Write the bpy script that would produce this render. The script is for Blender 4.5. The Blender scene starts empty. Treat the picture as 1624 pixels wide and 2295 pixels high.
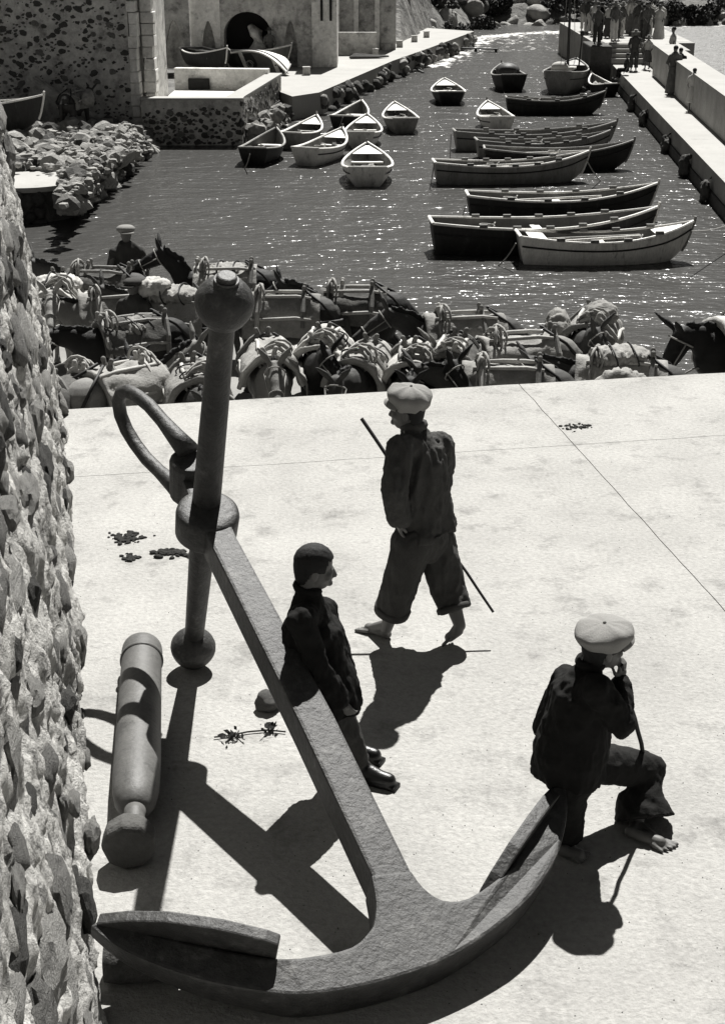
import bpy, bmesh, math, random
from mathutils import Vector as V, Matrix, noise
random.seed(7)
R = math.radians
SC = bpy.context.scene
COL = SC.collection

# ---------------------------------------------------------------- camera
CAMH, FPX, PITCH = 4.10, 3150.0, 22.5
cam_d = bpy.data.cameras.new('camera')
cam = bpy.data.objects.new('camera', cam_d)
COL.objects.link(cam)
cam.location = (0, 0, CAMH)
cam.rotation_euler = (R(90 - PITCH), 0, 0)
cam_d.sensor_fit = 'VERTICAL'
cam_d.sensor_height = 36
cam_d.lens = 36 * FPX / 2295
cam_d.clip_end = 2000
SC.camera = cam

# ---------------------------------------------------------------- light
SUN_EL, SUN_AZ = 55.5, 79.5          # azimuth from +X, counter-clockwise
wd = bpy.data.worlds.new('World')
SC.world = wd
wd.use_nodes = True
nt = wd.node_tree
for n_ in list(nt.nodes):
    nt.nodes.remove(n_)
sky_n = nt.nodes.new('ShaderNodeTexSky')
sky_n.sky_type = 'NISHITA'
sky_n.sun_disc = False
sky_n.air_density = 0.45
sky_n.dust_density = 0.25
sky_n.sun_elevation = R(SUN_EL)
sky_n.sun_rotation = R(90 - SUN_AZ)
bw = nt.nodes.new('ShaderNodeSeparateColor')     # black-and-white film behind a red filter: only the sky's red light counts
bgn = nt.nodes.new('ShaderNodeBackground')
bgn.inputs['Strength'].default_value = 0.05
outn = nt.nodes.new('ShaderNodeOutputWorld')
nt.links.new(sky_n.outputs[0], bw.inputs[0])
nt.links.new(bw.outputs[0], bgn.inputs[0])
nt.links.new(bgn.outputs[0], outn.inputs[0])
sun_d = bpy.data.lights.new('sun', 'SUN')
sun_d.energy = 5.0
sun_d.angle = R(0.5)
sun_d.color = (1.0, 0.985, 0.955)
sun = bpy.data.objects.new('sun', sun_d)
COL.objects.link(sun)
SUNV = V((math.cos(R(SUN_EL)) * math.cos(R(SUN_AZ)), math.cos(R(SUN_EL)) * math.sin(R(SUN_AZ)), math.sin(R(SUN_EL))))
sun.rotation_euler = SUNV.to_track_quat('Z', 'Y').to_euler()
sun.location = SUNV * 30
SC.view_settings.view_transform = 'Standard'
SC.view_settings.look = 'None'
SC.view_settings.exposure = 1.06
SC.view_settings.gamma = 1.0
SC.view_settings.use_curve_mapping = False
SC.render.engine = 'CYCLES'

# ---------------------------------------------------------------- surveying helpers (a 1624 x 2295 sheet laid over the view)
CP, SP = math.cos(R(PITCH)), math.sin(R(PITCH))
def ray(x, y):
    u, v = x - 812.0, 1147.5 - y
    return V((u, CP * FPX + SP * v, -SP * FPX + CP * v))
def G(x, y, z=0.0):
    d = ray(x, y)
    return V((0, 0, CAMH)) + d * ((z - CAMH) / d.z)
def D(x, y, Y):
    d = ray(x, y)
    return V((0, 0, CAMH)) + d * (Y / d.y)
ZQ, ZM, ZW = -1.5, -1.25, -2.05        # quay, mole top, water

# ---------------------------------------------------------------- materials (all neutral greys: a black-and-white print)
MATS = {}
ALB = .62                            # the greys below are print tones; the real surfaces are this much darker and the film exposed longer
def mat(name, g, rough=0.8, var=0.0, vs=6.0, fine=0.0, fs=60.0, bump=0.0, bs=40.0, spec=0.3, spots=None, stretch=None, metal=0.0, vor=None):
    if name in MATS:
        return MATS[name]
    g *= ALB; spec *= .75
    m = bpy.data.materials.new(name)
    m.use_nodes = True
    t = m.node_tree
    b = t.nodes['Principled BSDF']
    b.inputs['Roughness'].default_value = rough
    b.inputs['Specular IOR Level'].default_value = spec
    b.inputs['Metallic'].default_value = metal
    L = t.links.new
    tc = t.nodes.new('ShaderNodeTexCoord')
    co = tc.outputs['Object']
    if stretch:
        mp = t.nodes.new('ShaderNodeMapping')
        mp.inputs['Scale'].default_value = stretch
        L(co, mp.inputs[0]); co = mp.outputs[0]
    def nz(scale, det=6.0, ro=0.6):
        n = t.nodes.new('ShaderNodeTexNoise')
        n.inputs['Scale'].default_value = scale
        n.inputs['Detail'].default_value = det
        n.inputs['Roughness'].default_value = ro
        L(co, n.inputs['Vector'])
        return n.outputs[0]
    def mth(op, a, bb):
        n = t.nodes.new('ShaderNodeMath'); n.operation = op
        for i, q in enumerate((a, bb)):
            if isinstance(q, (int, float)): n.inputs[i].default_value = q
            else: L(q, n.inputs[i])
        return n.outputs[0]
    val = None
    if var:
        val = mth('MULTIPLY_ADD', nz(vs), 2 * var * 1.6); t.nodes[-1].inputs[2].default_value = 1 - var * 1.6
    if fine:
        q = mth('MULTIPLY_ADD', nz(fs, 8.0, 0.7), 2 * fine * 1.6); t.nodes[-1].inputs[2].default_value = 1 - fine * 1.6
        val = q if val is None else mth('MULTIPLY', val, q)
    if spots:                                  # (scale, threshold, darkening, width)
        sc_, th, dk, wdth = spots
        rp = t.nodes.new('ShaderNodeMapRange')
        rp.inputs[1].default_value = th; rp.inputs[2].default_value = th + wdth
        rp.inputs[3].default_value = 1.0; rp.inputs[4].default_value = dk
        L(nz(sc_, 9.0, 0.72), rp.inputs[0])
        val = rp.outputs[0] if val is None else mth('MULTIPLY', val, rp.outputs[0])
    if vor:                                    # (scale, edge width, dark)
        n = t.nodes.new('ShaderNodeTexVoronoi'); n.feature = 'DISTANCE_TO_EDGE'
        n.inputs['Scale'].default_value = vor[0]; L(co, n.inputs['Vector'])
        rp = t.nodes.new('ShaderNodeMapRange')
        rp.inputs[1].default_value = 0; rp.inputs[2].default_value = vor[1]
        rp.inputs[3].default_value = vor[2]; rp.inputs[4].default_value = 1.0
        L(n.outputs[0], rp.inputs[0])
        val = rp.outputs[0] if val is None else mth('MULTIPLY', val, rp.outputs[0])
    tint = (1.0, 0.985, 0.94)
    if val is None:
        b.inputs['Base Color'].default_value = (g * tint[0], g * tint[1], g * tint[2], 1)
    else:
        cl = t.nodes.new('ShaderNodeClamp'); cl.inputs[1].default_value = 0.0; cl.inputs[2].default_value = 0.9 / g
        L(val, cl.inputs[0])
        vm = t.nodes.new('ShaderNodeVectorMath'); vm.operation = 'SCALE'
        vm.inputs[0].default_value = (g * tint[0], g * tint[1], g * tint[2])
        L(cl.outputs[0], vm.inputs['Scale'])
        L(vm.outputs[0], b.inputs['Base Color'])
    if bump:
        bp = t.nodes.new('ShaderNodeBump')
        bp.inputs['Strength'].default_value = 1.0
        bp.inputs['Distance'].default_value = bump
        L(nz(bs, 8.0, 0.65), bp.inputs['Height'])
        L(bp.outputs[0], b.inputs['Normal'])
    MATS[name] = m
    return m

M_conc = mat('concrete', .49, .9, .20, 1.0, .30, 30, .012, 40, .2, spots=(3.2, .53, .55, .2))
M_conc2 = mat('concrete_joint', .24, .95, .3, 9)
M_quay = mat('quay_paving', .34, .9, .3, 1.2, .2, 30, .01, 20, .2)
M_mole = mat('mole_render', .50, .9, .12, .8, .12, 22, .006, 18, .2, spots=(3, .60, .7, .12))
M_mole_side = mat('mole_side', .50, .9, .35, 1.2, .3, 14, .03, 9, .2)
M_iron = mat('rusted_iron', .048, .52, .60, 4, .70, 22, .008, 30, .55, spots=(9, .54, 2.5, .14))
M_gun = mat('gun_iron', .145, .55, .28, 5, .28, 34, .003, 45, .45, spots=(9, .55, .6, .12))
M_mortar = mat('lime_mortar', .66, .95, .45, 2.2, .5, 20, .04, 18, .15, spots=(8, .53, .28, .12))
M_stone = mat('wall_stone', .27, .9, .4, 3.5, .45, 30, .05, 14, .2)
M_stone_d = mat('dark_wall_stone', .13, .9, .4, 3.5, .45, 30, .05, 14, .2)
M_stone_l = mat('pale_wall_stone', .48, .9, .3, 3.5, .4, 30, .05, 14, .2)
M_rock = mat('shore_rock', .46, .9, .4, 1.5, .35, 9, .04, 7, .2)
M_rock_d = mat('dark_shore_rock', .12, .9, .4, 1.5, .3, 9, .04, 7, .2)
M_plast = mat('old_plaster', .68, .9, .4, .6, .45, 5, .06, 6, .2, spots=(1.6, .50, .38, .16))
M_plast_l = mat('pale_plaster', 1.0, .9, .3, .7, .35, 6, .05, 6, .2, spots=(2.2, .54, .45, .14))
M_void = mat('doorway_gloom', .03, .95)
M_wood_d = mat('dark_painted_wood', .040, .6, .4, 3, .35, 22, .006, 24, .4, stretch=(1.6, 1, .35), spots=(5, .56, 2.2, .12))
M_wood_m = mat('grey_painted_wood', .40, .65, .35, 3, .35, 22, .006, 24, .35, stretch=(1.6, 1, .35), spots=(5, .55, .5, .14))
M_wood_w = mat('white_painted_wood', 1.15, .6, .2, 3, .25, 22, .005, 24, .35, stretch=(1.6, 1, .35), spots=(5, .55, .5, .12))
M_wood_l = mat('bare_wood', .58, .75, .3, 5, .2, 40, .003, 40, .3)
M_wood_in = mat('boat_inside_wood', .22, .75, .35, 4, .25, 30, .003, 30, .3)
M_rope = mat('rope', .46, .9, .2, 20, .3, 120)
M_black = mat('black_wool', .020, .9, .3, 8, .2, 160, .003, 130, .15)
M_jack = mat('dark_work_jacket', .085, .9, .25, 7, .25, 140, .004, 110, .15)
M_trou = mat('dark_trousers', .080, .9, .25, 7, .25, 140, .004, 110, .15)
M_trou3 = mat('black_trousers', .025, .9, .25, 7, .25, 140, .004, 110, .15)
M_trou2 = mat('grey_trousers', .075, .9, .25, 7, .25, 140, .004, 110, .15)
M_cap = mat('pale_cap_cloth', .34, .9, .10, 9, .18, 150, .004, 120, .15)
M_skin = mat('skin', .17, .55, .12, 14, .08, 80, .001, 90, .35)
M_hair = mat('hair', .012, .75, .3, 40, .3, 200, .003, 200, .4)
M_boot = mat('boot_leather', .012, .35, .2, 10, .2, 60, .002, 60, .5)
M_stick = mat('stick_wood', .03, .7, .3, 20)
M_fur_b = mat('black_fur', .022, .65, .3, 5, .25, 60, .006, 90, .3)
M_fur_d = mat('dark_fur', .08, .7, .3, 4, .25, 60, .006, 90, .3)
M_fur_g = mat('grey_fur', .28, .75, .3, 3, .25, 60, .006, 90, .25)
M_fur_l = mat('pale_fur', .5, .75, .3, 3, .25, 60, .006, 90, .25)
M_sack = mat('sackcloth', .44, .95, .25, 5, .25, 50, .01, 30, .15)
M_canvas = mat('pale_canvas', .66, .95, .18, 4, .15, 50, .008, 20, .15)
M_pad = mat('saddle_pad', .36, .95, .35, 4, .3, 40, .01, 25, .15)
M_pad_d = mat('dark_saddle_pad', .15, .95, .35, 4, .3, 40, .01, 25, .15)
M_strap = mat('leather_strap', .03, .6, .3, 10)
M_dung = mat('dung', .075, .95, .4, 30, .3, 90, .01, 60, .15)
M_leaf = mat('leaf', .06, .7, .4, 4)
M_bark = mat('bark', .10, .9, .3, 6)
M_hill = mat('hillside', .27, .95, .5, .12, .5, 1.1, .5, .9, .15, spots=(.5, .5, .35, .15))
M_dress = mat('pale_dress', .7, .9, .2, 5)
M_dress_g = mat('grey_dress', .14, .9, .2, 5)

# ---------------------------------------------------------------- mesh helpers
def rotframe(d, up=V((0, 0, 1))):
    d = d.normalized()
    x = d.cross(up)
    if x.length < 1e-4:
        x = d.cross(V((0, 1, 0)))
    x.normalize()
    return x, d.cross(x), d
class MB:
    def __init__(s):
        s.v = []; s.f = []
    def add(s, vs, fs):
        o = len(s.v); s.v += [V(q) for q in vs]; s.f += [tuple(i + o for i in f) for f in fs]
    def box(s, c, size, M=None, taper=1.0):
        c = V(c); hx, hy, hz = [q / 2 for q in size]
        pts = []
        for z, k in ((-hz, 1.0), (hz, taper)):
            for x, y in ((-hx, -hy), (hx, -hy), (hx, hy), (-hx, hy)):
                p = V((x * k, y * k, z)); pts.append(c + (M @ p if M else p))
        s.add(pts, [(3, 2, 1, 0), (4, 5, 6, 7), (0, 1, 5, 4), (1, 2, 6, 5), (2, 3, 7, 6), (3, 0, 4, 7)])
    def bar(s, a, b, w, h, up=V((0, 0, 1))):
        a, b = V(a), V(b); x, y, d = rotframe(b - a, up)
        M = Matrix((x, y, d)).transposed()
        s.box((a + b) / 2, (w, h, (b - a).length), M)
    def tube(s, path, rad, seg=8, cap=True, flat=1.0, up=V((0, 0, 1)), closed=False):
        path = [V(p) for p in path]; n = len(path)
        if not hasattr(rad, '__len__'): rad = [rad] * n
        pts = []
        for i, p in enumerate(path):
            if closed: d = path[(i + 1) % n] - path[i - 1]
            else: d = path[min(i + 1, n - 1)] - path[max(i - 1, 0)]
            x, y, d = rotframe(d, up)
            for k in range(seg):
                a = 2 * math.pi * k / seg
                pts.append(p + x * math.cos(a) * rad[i] + y * math.sin(a) * rad[i] * flat)
        fs = []
        m = n if closed else n - 1
        for i in range(m):
            j = (i + 1) % n
            for k in range(seg):
                q = (k + 1) % seg
                fs.append((i * seg + k, i * seg + q, j * seg + q, j * seg + k))
        if cap and not closed:
            fs.append(tuple(range(seg - 1, -1, -1))); fs.append(tuple((n - 1) * seg + k for k in range(seg)))
        s.add(pts, fs)
    def cap(s, a, b, ra, rb=None, seg=12, flat=1.0, up=V((0, 0, 1))):   # tapered capsule
        a, b = V(a), V(b); rb = ra if rb is None else rb
        d = (b - a)
        if d.length < 1e-5: d = V((0, 0, 1e-4))
        dn = d.normalized(); path = []; rad = []
        for t in (80, 55, 28, 0):
            path.append(a - dn * ra * math.sin(R(t))); rad.append(ra * math.cos(R(t)))
        for t in (0, 28, 55, 80):
            path.append(b + dn * rb * math.sin(R(t))); rad.append(rb * math.cos(R(t)))
        s.tube(path, rad, seg, True, flat, up)
    def cone(s, a, b, ra, rb, seg=16, flat=1.0, up=V((0, 0, 1))):
        s.tube([a, b], [ra, rb], seg, True, flat, up)
    def ell(s, c, r, M=None, seg=14, rings=9):
        c = V(c); pts = []; fs = []
        for i in range(rings + 1):
            th = math.pi * (i + .02) / (rings + .04)
            for k in range(seg):
                a = 2 * math.pi * k / seg
                p = V((r[0] * math.sin(th) * math.cos(a), r[1] * math.sin(th) * math.sin(a), r[2] * math.cos(th)))
                pts.append(c + (M @ p if M else p))
        for i in range(rings):
            for k in range(seg):
                q = (k + 1) % seg
                fs.append((i * seg + k, (i + 1) * seg + k, (i + 1) * seg + q, i * seg + q))
        fs.append(tuple(range(seg))); fs.append(tuple(rings * seg + k for k in range(seg - 1, -1, -1)))
        s.add(pts, fs)
    def prism(s, poly, z0, z1, M=None, o=V((0, 0, 0))):      # poly counter-clockwise in xy
        n = len(poly); pts = []
        for z in (z0, z1):
            for x, y in poly:
                p = V((x, y, z)); pts.append(o + (M @ p if M else p))
        fs = [tuple(range(n - 1, -1, -1)), tuple(range(n, 2 * n))]
        for i in range(n):
            j = (i + 1) % n; fs.append((i, j, n + j, n + i))
        s.add(pts, fs)
    def build(s, name, m, parent=None, origin=None, smooth=False, bevel=0.0):
        me = bpy.data.meshes.new(name)
        vs = [v - origin for v in s.v] if origin is not None else s.v
        me.from_pydata([tuple(v) for v in vs], [], s.f)
        me.materials.append(m)
        bm = bmesh.new(); bm.from_mesh(me)
        bmesh.ops.recalc_face_normals(bm, faces=bm.faces)
        if bevel:
            bmesh.ops.bevel(bm, geom=[e for e in bm.edges if len(e.link_faces) == 2 and e.calc_face_angle(0) > .5], offset=bevel, segments=2, affect='EDGES', profile=.6)
        bm.to_mesh(me); bm.free()
        if smooth:
            for p in me.polygons: p.use_smooth = True
        return link(name, me, parent)
def link(name, me, parent=None):
    o = bpy.data.objects.new(name, me); COL.objects.link(o)
    if parent: o.parent = parent
    return o
def empty(name, loc=(0, 0, 0), rz=0.0):
    o = bpy.data.objects.new(name, None); o.empty_display_size = .2
    COL.objects.link(o); o.location = loc; o.rotation_euler = (0, 0, rz)
    return o
def tag(o, label, cat, group=None):
    o['label'] = label; o['category'] = cat
    if group: o['group'] = group
    return o
def struct(o, kind='structure'):
    o['kind'] = kind
    return o
def remesh(o, vox, smooth=6, fac=.5):
    md = o.modifiers.new('r', 'REMESH'); md.mode = 'VOXEL'; md.voxel_size = vox; md.use_smooth_shade = True
    ms = o.modifiers.new('s', 'SMOOTH'); ms.iterations = smooth; ms.factor = fac
    dg = bpy.context.evaluated_depsgraph_get()
    me = bpy.data.meshes.new_from_object(o.evaluated_get(dg))
    old = o.data; m = old.materials[0]
    o.modifiers.clear(); o.data = me; me.name = old.name
    if not me.materials: me.materials.append(m)
    for p in me.polygons: p.use_smooth = True
    bpy.data.meshes.remove(old)
    return o
def rough_up(o, amp, sc, stretch=(1, 1, 1), seed=0.0, ridge=False):
    me = o.data
    nr = [v.normal.copy() for v in me.vertices]
    st = V(stretch)
    for v, n in zip(me.vertices, nr):
        p = V((v.co.x * st.x, v.co.y * st.y, v.co.z * st.z)) * sc + V((seed, seed * 1.7, seed * .6))
        q = noise.fractal(p, 1.0, 2.0, 4)
        if ridge: q = .5 - abs(q) * 1.6
        v.co += n * q * amp
    me.update()
def stone_mesh(name, seed, sub=3, rough=.30, flat=1.0):
    bm = bmesh.new(); bmesh.ops.create_icosphere(bm, subdivisions=sub, radius=1)
    rd = random.Random(seed)
    planes = [(V((rd.gauss(0, 1), rd.gauss(0, 1), rd.gauss(0, 1))).normalized(), rd.uniform(.62, .9)) for _ in range(11)]
    for v in bm.verts:
        d = v.co.normalized(); r = 1.0
        for pn, pd in planes:
            k = d.dot(pn)
            if k > .05: r = min(r, pd / k)
        r *= 1 + rough * .5 * noise.fractal(d * 1.9 + V((seed, 0, 0)), .8, 2.1, 6)
        v.co = d * r; v.co.z *= flat
    me = bpy.data.meshes.new(name); bm.to_mesh(me); bm.free()
    for p in me.polygons: p.use_smooth = True
    return me
def merged(name, meshes, mats4, m, parent=None):
    mb = MB()
    for me, M in zip(meshes, mats4):
        mb.add([M @ v.co for v in me.vertices], [tuple(p.vertices) for p in me.polygons])
    me = bpy.data.meshes.new(name); me.from_pydata([tuple(v) for v in mb.v], [], mb.f); me.materials.append(m)
    o = link(name, me, parent); o['kind'] = 'stuff'
    return o
def with_mat(me, m):
    c = me.copy(); c.materials.clear(); c.materials.append(m); return c
# ================================================================ the setting
# ---- water
def water(name, pts, z, rough, wave, sc, strength, g=.012):
    m = bpy.data.materials.new(name); m.use_nodes = True
    t = m.node_tree; b = t.nodes['Principled BSDF']; L = t.links.new
    b.inputs['Base Color'].default_value = (g, g * .985, g * .94, 1)
    b.inputs['Roughness'].default_value = rough
    b.inputs['IOR'].default_value = 1.33
    tc = t.nodes.new('ShaderNodeTexCoord')
    h = None
    for s_, st, amp in ((sc, (1, 1.7, 1), 1.0), (sc * 3.1, (1, 1.5, 1), .35), (sc * .35, (1, 1.4, 1), 1.6)):
        mp = t.nodes.new('ShaderNodeMapping'); mp.inputs['Scale'].default_value = st
        mp.inputs['Rotation'].default_value = (0, 0, R(8))
        n = t.nodes.new('ShaderNodeTexNoise'); n.inputs['Scale'].default_value = s_; n.inputs['Detail'].default_value = 3
        L(tc.outputs['Object'], mp.inputs[0]); L(mp.outputs[0], n.inputs['Vector'])
        ml = t.nodes.new('ShaderNodeMath'); ml.operation = 'MULTIPLY'; ml.inputs[1].default_value = amp
        L(n.outputs[0], ml.inputs[0])
        if h is None: h = ml.outputs[0]
        else:
            ad = t.nodes.new('ShaderNodeMath'); ad.operation = 'ADD'; L(h, ad.inputs[0]); L(ml.outputs[0], ad.inputs[1]); h = ad.outputs[0]
    bp = t.nodes.new('ShaderNodeBump'); bp.inputs['Strength'].default_value = strength; bp.inputs['Distance'].default_value = wave
    L(h, bp.inputs['Height']); L(bp.outputs[0], b.inputs['Normal'])
    mb = MB(); mb.add([(x, y, z) for x, y in pts], [tuple(range(len(pts)))])
    return struct(mb.build(name, m))
water('harbour_water', [(-60, 14), (8.2, 14), (11.8, 66), (16, 110), (-60, 110)], ZW, .21, .085, 1.7, 1.0, .050)
water('open_sea', [(8.2, 14), (160, 14), (160, 110), (16, 110), (11.8, 66)], ZW, .42, .25, 2.4, 1.0, .10)

# ---- terrace: poured slabs over a base, split by two joints
e0, e1 = G(145, 918), G(1624, 835)
ud = V((e1.x - e0.x, e1.y - e0.y, 0)).normalized(); vd = V((-ud.y, ud.x, 0))
def uv(P): q = P - e0; return q.dot(ud), q.dot(vd)
def UV(u, v, z=0): return e0 + ud * u + vd * v + V((0, 0, z))
jA = uv(G(900, 1022)); jB0 = uv(G(1225, 930)); jB1 = uv(G(1624, 1370))
terr = MB(); terr.prism([tuple(UV(u, v).xy) for u, v in ((-8, -14), (13, -14), (13, -.004), (-8, -.004))], ZQ - .9, -.012)
terrace = struct(terr.build('terrace', M_conc2))
def jag(a, b, amp=.006, n=40):
    pts = []
    for i in range(n):
        t = i / n; p = (a[0] + (b[0] - a[0]) * t, a[1] + (b[1] - a[1]) * t)
        k = amp * noise.noise(V((p[0] * 3, p[1] * 3, 3))) * (1 if 0 < i else 0)
        pts.append((p[0] + k, p[1] + k))
    return pts
def xB(v): return jB0[0] + (jB1[0] - jB0[0]) * (v - jB0[1]) / (jB1[1] - jB0[1])
g_ = .0035
vA = jA[1]
for poly in (
    [(-8, vA + g_), (xB(vA) - g_, vA + g_), (xB(0) - g_, 0), (-8, 0)],
    [(xB(vA) + g_, vA + g_), (13, vA + g_), (13, 0), (xB(0) + g_, 0)],
    [(-8, -14), (xB(-14) - g_, -14), (xB(vA) - g_, vA - g_), (-8, vA - g_)],
    [(xB(-14) + g_, -14), (13, -14), (13, vA - g_), (xB(vA) + g_, vA - g_)]):
    pl = []
    for i in range(4): pl += jag(poly[i], poly[(i + 1) % 4], .012, 90)
    mb = MB(); mb.prism([tuple(UV(u, v).xy) for u, v in pl], -.012 if False else -.0118, 0)
    mb.build('slab', M_conc, terrace)
# ---- lower quay where the mules stand
q = MB(); q.prism([(-30, 8), (7.6, 8), (7.6, 17.5), (3.2, 18.0), (1, 19.6), (-4, 21.0), (-30, 22)], ZW - 1, ZQ)
struct(q.build('quay', M_quay))

# ---- left retaining wall of rubble and mortar
w0, w1 = G(243, 2230), G(152, 925)
wd_ = (w1 - w0).normalized(); wn = V((wd_.y, -wd_.x, 0))       # wn points to the right (out of the wall)
BAT = .118
WL = (w1 - w0).length + .05
def WP(l, h, out=0.0): return w0 + wd_ * l + V((0, 0, h)) + wn * (out - BAT * h)
rub = empty('stone_wall', w0)
tag(rub, 'tall rubble stone wall with crumbling pale mortar beside the cannon', 'wall')
L0, H0, H1 = -4.6, -1.6, 4.0
NL, NH = 360, 170
mb = MB(); pts = []; fs = []
for j in range(NH + 1):
    for i in range(NL + 1):
        l = L0 + (WL - L0) * i / NL; h = H0 + (H1 - H0) * j / NH
        k = .06 * noise.fractal(V((l * 1.6, h * 1.3, 1.0)), 1.0, 2.0, 5) - .05 * abs(noise.fractal(V((l * 5, h * 4, 5.0)), .9, 2.0, 5)) - .10 * max(0, noise.fractal(V((l * 3.4, h * 3.8, 15.0)), .8, 2.0, 4) - .22) + .022 * noise.fractal(V((l * 17, h * 13, 9.0)), .8, 2.0, 3)
        if i == NL: k -= .03
        pts.append(WP(l, h, k - .03))
for j in range(NH):
    for i in range(NL):
        a = j * (NL + 1) + i; fs.append((a, a + 1, a + NL + 2, a + NL + 1))
o_ = len(pts)
rowN = [j * (NL + 1) + NL for j in range(NH + 1)]
for j in range(NH + 1): pts.append(WP(WL, H0 + (H1 - H0) * j / NH, -1.5))
for j in range(NH): fs.append((rowN[j], o_ + j, o_ + j + 1, rowN[j + 1]))
o2 = len(pts); pts.append(WP(L0, H1, -1.5))
fs.append(tuple([NH * (NL + 1) + i for i in range(NL + 1)] + [o_ + NH, o2]))
mb.add(pts, fs)
mb.build('mortar_face', M_mortar, rub, origin=w0, smooth=True)
SM = [stone_mesh('stone%d' % i, i * 3.1 + 1) for i in range(9)]
RGH = [stone_mesh('block%d' % i, i * 5.3 + 3, 3, .46) for i in range(9)]
for j_ in RGH[::2]:
    for p_ in j_.polygons: p_.use_smooth = False
LOW = [stone_mesh('pebble%d' % i, i * 2.3 + 4, 1, .5) for i in range(6)]
JAG = [stone_mesh('rock%d' % i, i * 4.7 + 2, 2, .75) for i in range(9)]
for j_ in JAG:
    for p_ in j_.polygons: p_.use_smooth = False
SV = {}
def block_var(k, m):
    if (k, m.name, 2) not in SV: SV[(k, m.name, 2)] = with_mat(RGH[k], m)
    return SV[(k, m.name, 2)]
def rock_var(k, m):
    if (k, m.name, 1) not in SV: SV[(k, m.name, 1)] = with_mat(JAG[k], m)
    return SV[(k, m.name, 1)]
def stone_var(k, m):
    if (k, m.name) not in SV: SV[(k, m.name)] = with_mat(SM[k], m)
    return SV[(k, m.name)]
rd = random.Random(11)
Wmat = Matrix((wd_, wn, V((0, 0, 1)))).transposed()
placed = []
cand = 0
while len(placed) < 285 and cand < 9000:
    cand += 1
    l = rd.uniform(-2.2, WL - .05); h = rd.uniform(-.2, 3.9)
    if rd.random() > .35 + .5 * noise.noise(V((l * .6, h * .8, 7))) + (.35 if h > 1.4 or l < .8 else 0): continue
    pz = WP(l, h)
    if pz.y < 1.5: continue
    # visible part of the wall only
    d = pz - V((0, 0, CAMH)); dep = d.y * CP - d.z * SP
    ix = 812 + FPX * d.x / dep; iy = 1147.5 - FPX * (d.y * SP + d.z * CP) / dep
    if dep < 1 or ix < -90 or iy > 2420 or iy < 150 or ix > 300: continue
    rr = rd.choice((.06, .08, .10, .13, .17, .22)) * (1.0 if h > .9 else .75)
    if any((l - a) ** 2 + (h - b) ** 2 < (.78 * (rr + c)) ** 2 for a, b, c in placed): continue
    placed.append((l, h, rr))
    m = rd.choice((M_stone, M_stone, M_stone_d, M_stone_l, M_stone_l))
    o = link('stone', block_var(rd.randrange(9), m), rub)
    o.location = WP(l, h, rd.uniform(-.05, .015) - .04) - w0
    e = Matrix.Rotation(rd.uniform(-.4, .4), 3, 'Y') @ Matrix.Diagonal((rr * rd.uniform(1.0, 1.6), min(.062, rr * rd.uniform(.35, .55)), rr * rd.uniform(.7, 1.15)))
    o.matrix_local = Matrix.Translation(o.location) @ (Wmat @ e).to_4x4()

# ---- mole with parapet
def mxl(y): return 8.29 + .0797 * (y - 32.59)
def mxp(y): return 9.85 + .0874 * (y - 39.15)
mb = MB(); mb.prism([(mxl(14) + .05, 14), (mxp(14) + .9, 14), (mxp(63) + 1.0, 63), (mxl(63) + .05, 63)], ZW - 1, ZM - .03)
mole = struct(mb.build('mole', M_mole_side))
mb = MB(); mb.prism([(mxl(14), 14), (mxp(14), 14), (mxp(63), 63), (mxl(63), 63)], ZM - .026, ZM); struct(mb.build('walkway', M_mole, mole))
mole.children[0].pop('kind', None)
mb = MB(); mb.prism([(mxp(14), 14), (mxp(14) + .85, 14), (mxp(58.5) + .8, 58.5), (mxp(58.5), 58.5)], ZM + .002, ZM + 1.10)
par = tag(mb.build('parapet_wall', M_mole_side, bevel=.02), 'long thick parapet wall along the seaward side of the mole', 'wall')
mb = MB(); mb.prism([(mxp(14) - .03, 14), (mxp(14) + .88, 14), (mxp(58.5) + .83, 58.53), (mxp(58.5) - .03, 58.53)], ZM + 1.103, ZM + 1.16)
mb.build('coping', M_mole, par)
mb = MB(); mb.prism([(mxl(14) + .0, 14), (mxl(14) + .06, 14), (mxl(63) + .06, 63), (mxl(63) + .0, 63)], ZW - .9, ZW + .28); mb.build('weed_band', M_rock_d, mole)
# raised head of the mole, steps and the stone block
mb = MB(); mb.prism([(10.2, 65.0), (14.6, 65.0), (15.4, 80), (10.6, 80)], ZW - 1, ZM + .75); struct(mb.build('mole_head', M_mole_side))
mb = MB(); mb.prism([(12.0, 59.0), (13.1, 59.0), (13.6, 64.95), (12.4, 64.95)], ZM - .9, ZM + .9); tag(mb.build('low_wall', M_mole, bevel=.02), 'low pale wall block past the end of the parapet, a person sitting on it', 'wall')
stp = empty('steps', (11.2, 63.8, ZM)); tag(stp, 'stone steps rising from the mole walkway to the crowd', 'steps')
for i in range(4):
    mb = MB(); mb.box((11.4, 63.95 + i * .3 , ZM + .0935 + i * .18), (1.5, .3, .187)); mb.build('step', M_mole, stp, origin=V((11.2, 63.8, ZM)))
mb = MB(); mb.prism([(9.55, 61.8), (10.45, 61.8), (10.5, 64.6), (9.6, 64.6)], ZW - .6, ZM + .85)
tag(mb.build('pier_block', M_rock_d, bevel=.05), 'tall dark stone block standing in the water at the steps', 'block')

# ---- left quay, seen past the bastion
zq2 = ZM
qp = [G(655, 216, zq2), G(715, 207, zq2), G(880, 136, zq2), G(960, 108, zq2), G(1062, 70, zq2), G(875, 57, zq2), G(700, 60, zq2), G(400, 120, zq2)]
mb = MB(); mb.prism([(p.x, p.y) for p in qp], ZW - 1, zq2); struct(mb.build('left_quay', M_mole))
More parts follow.
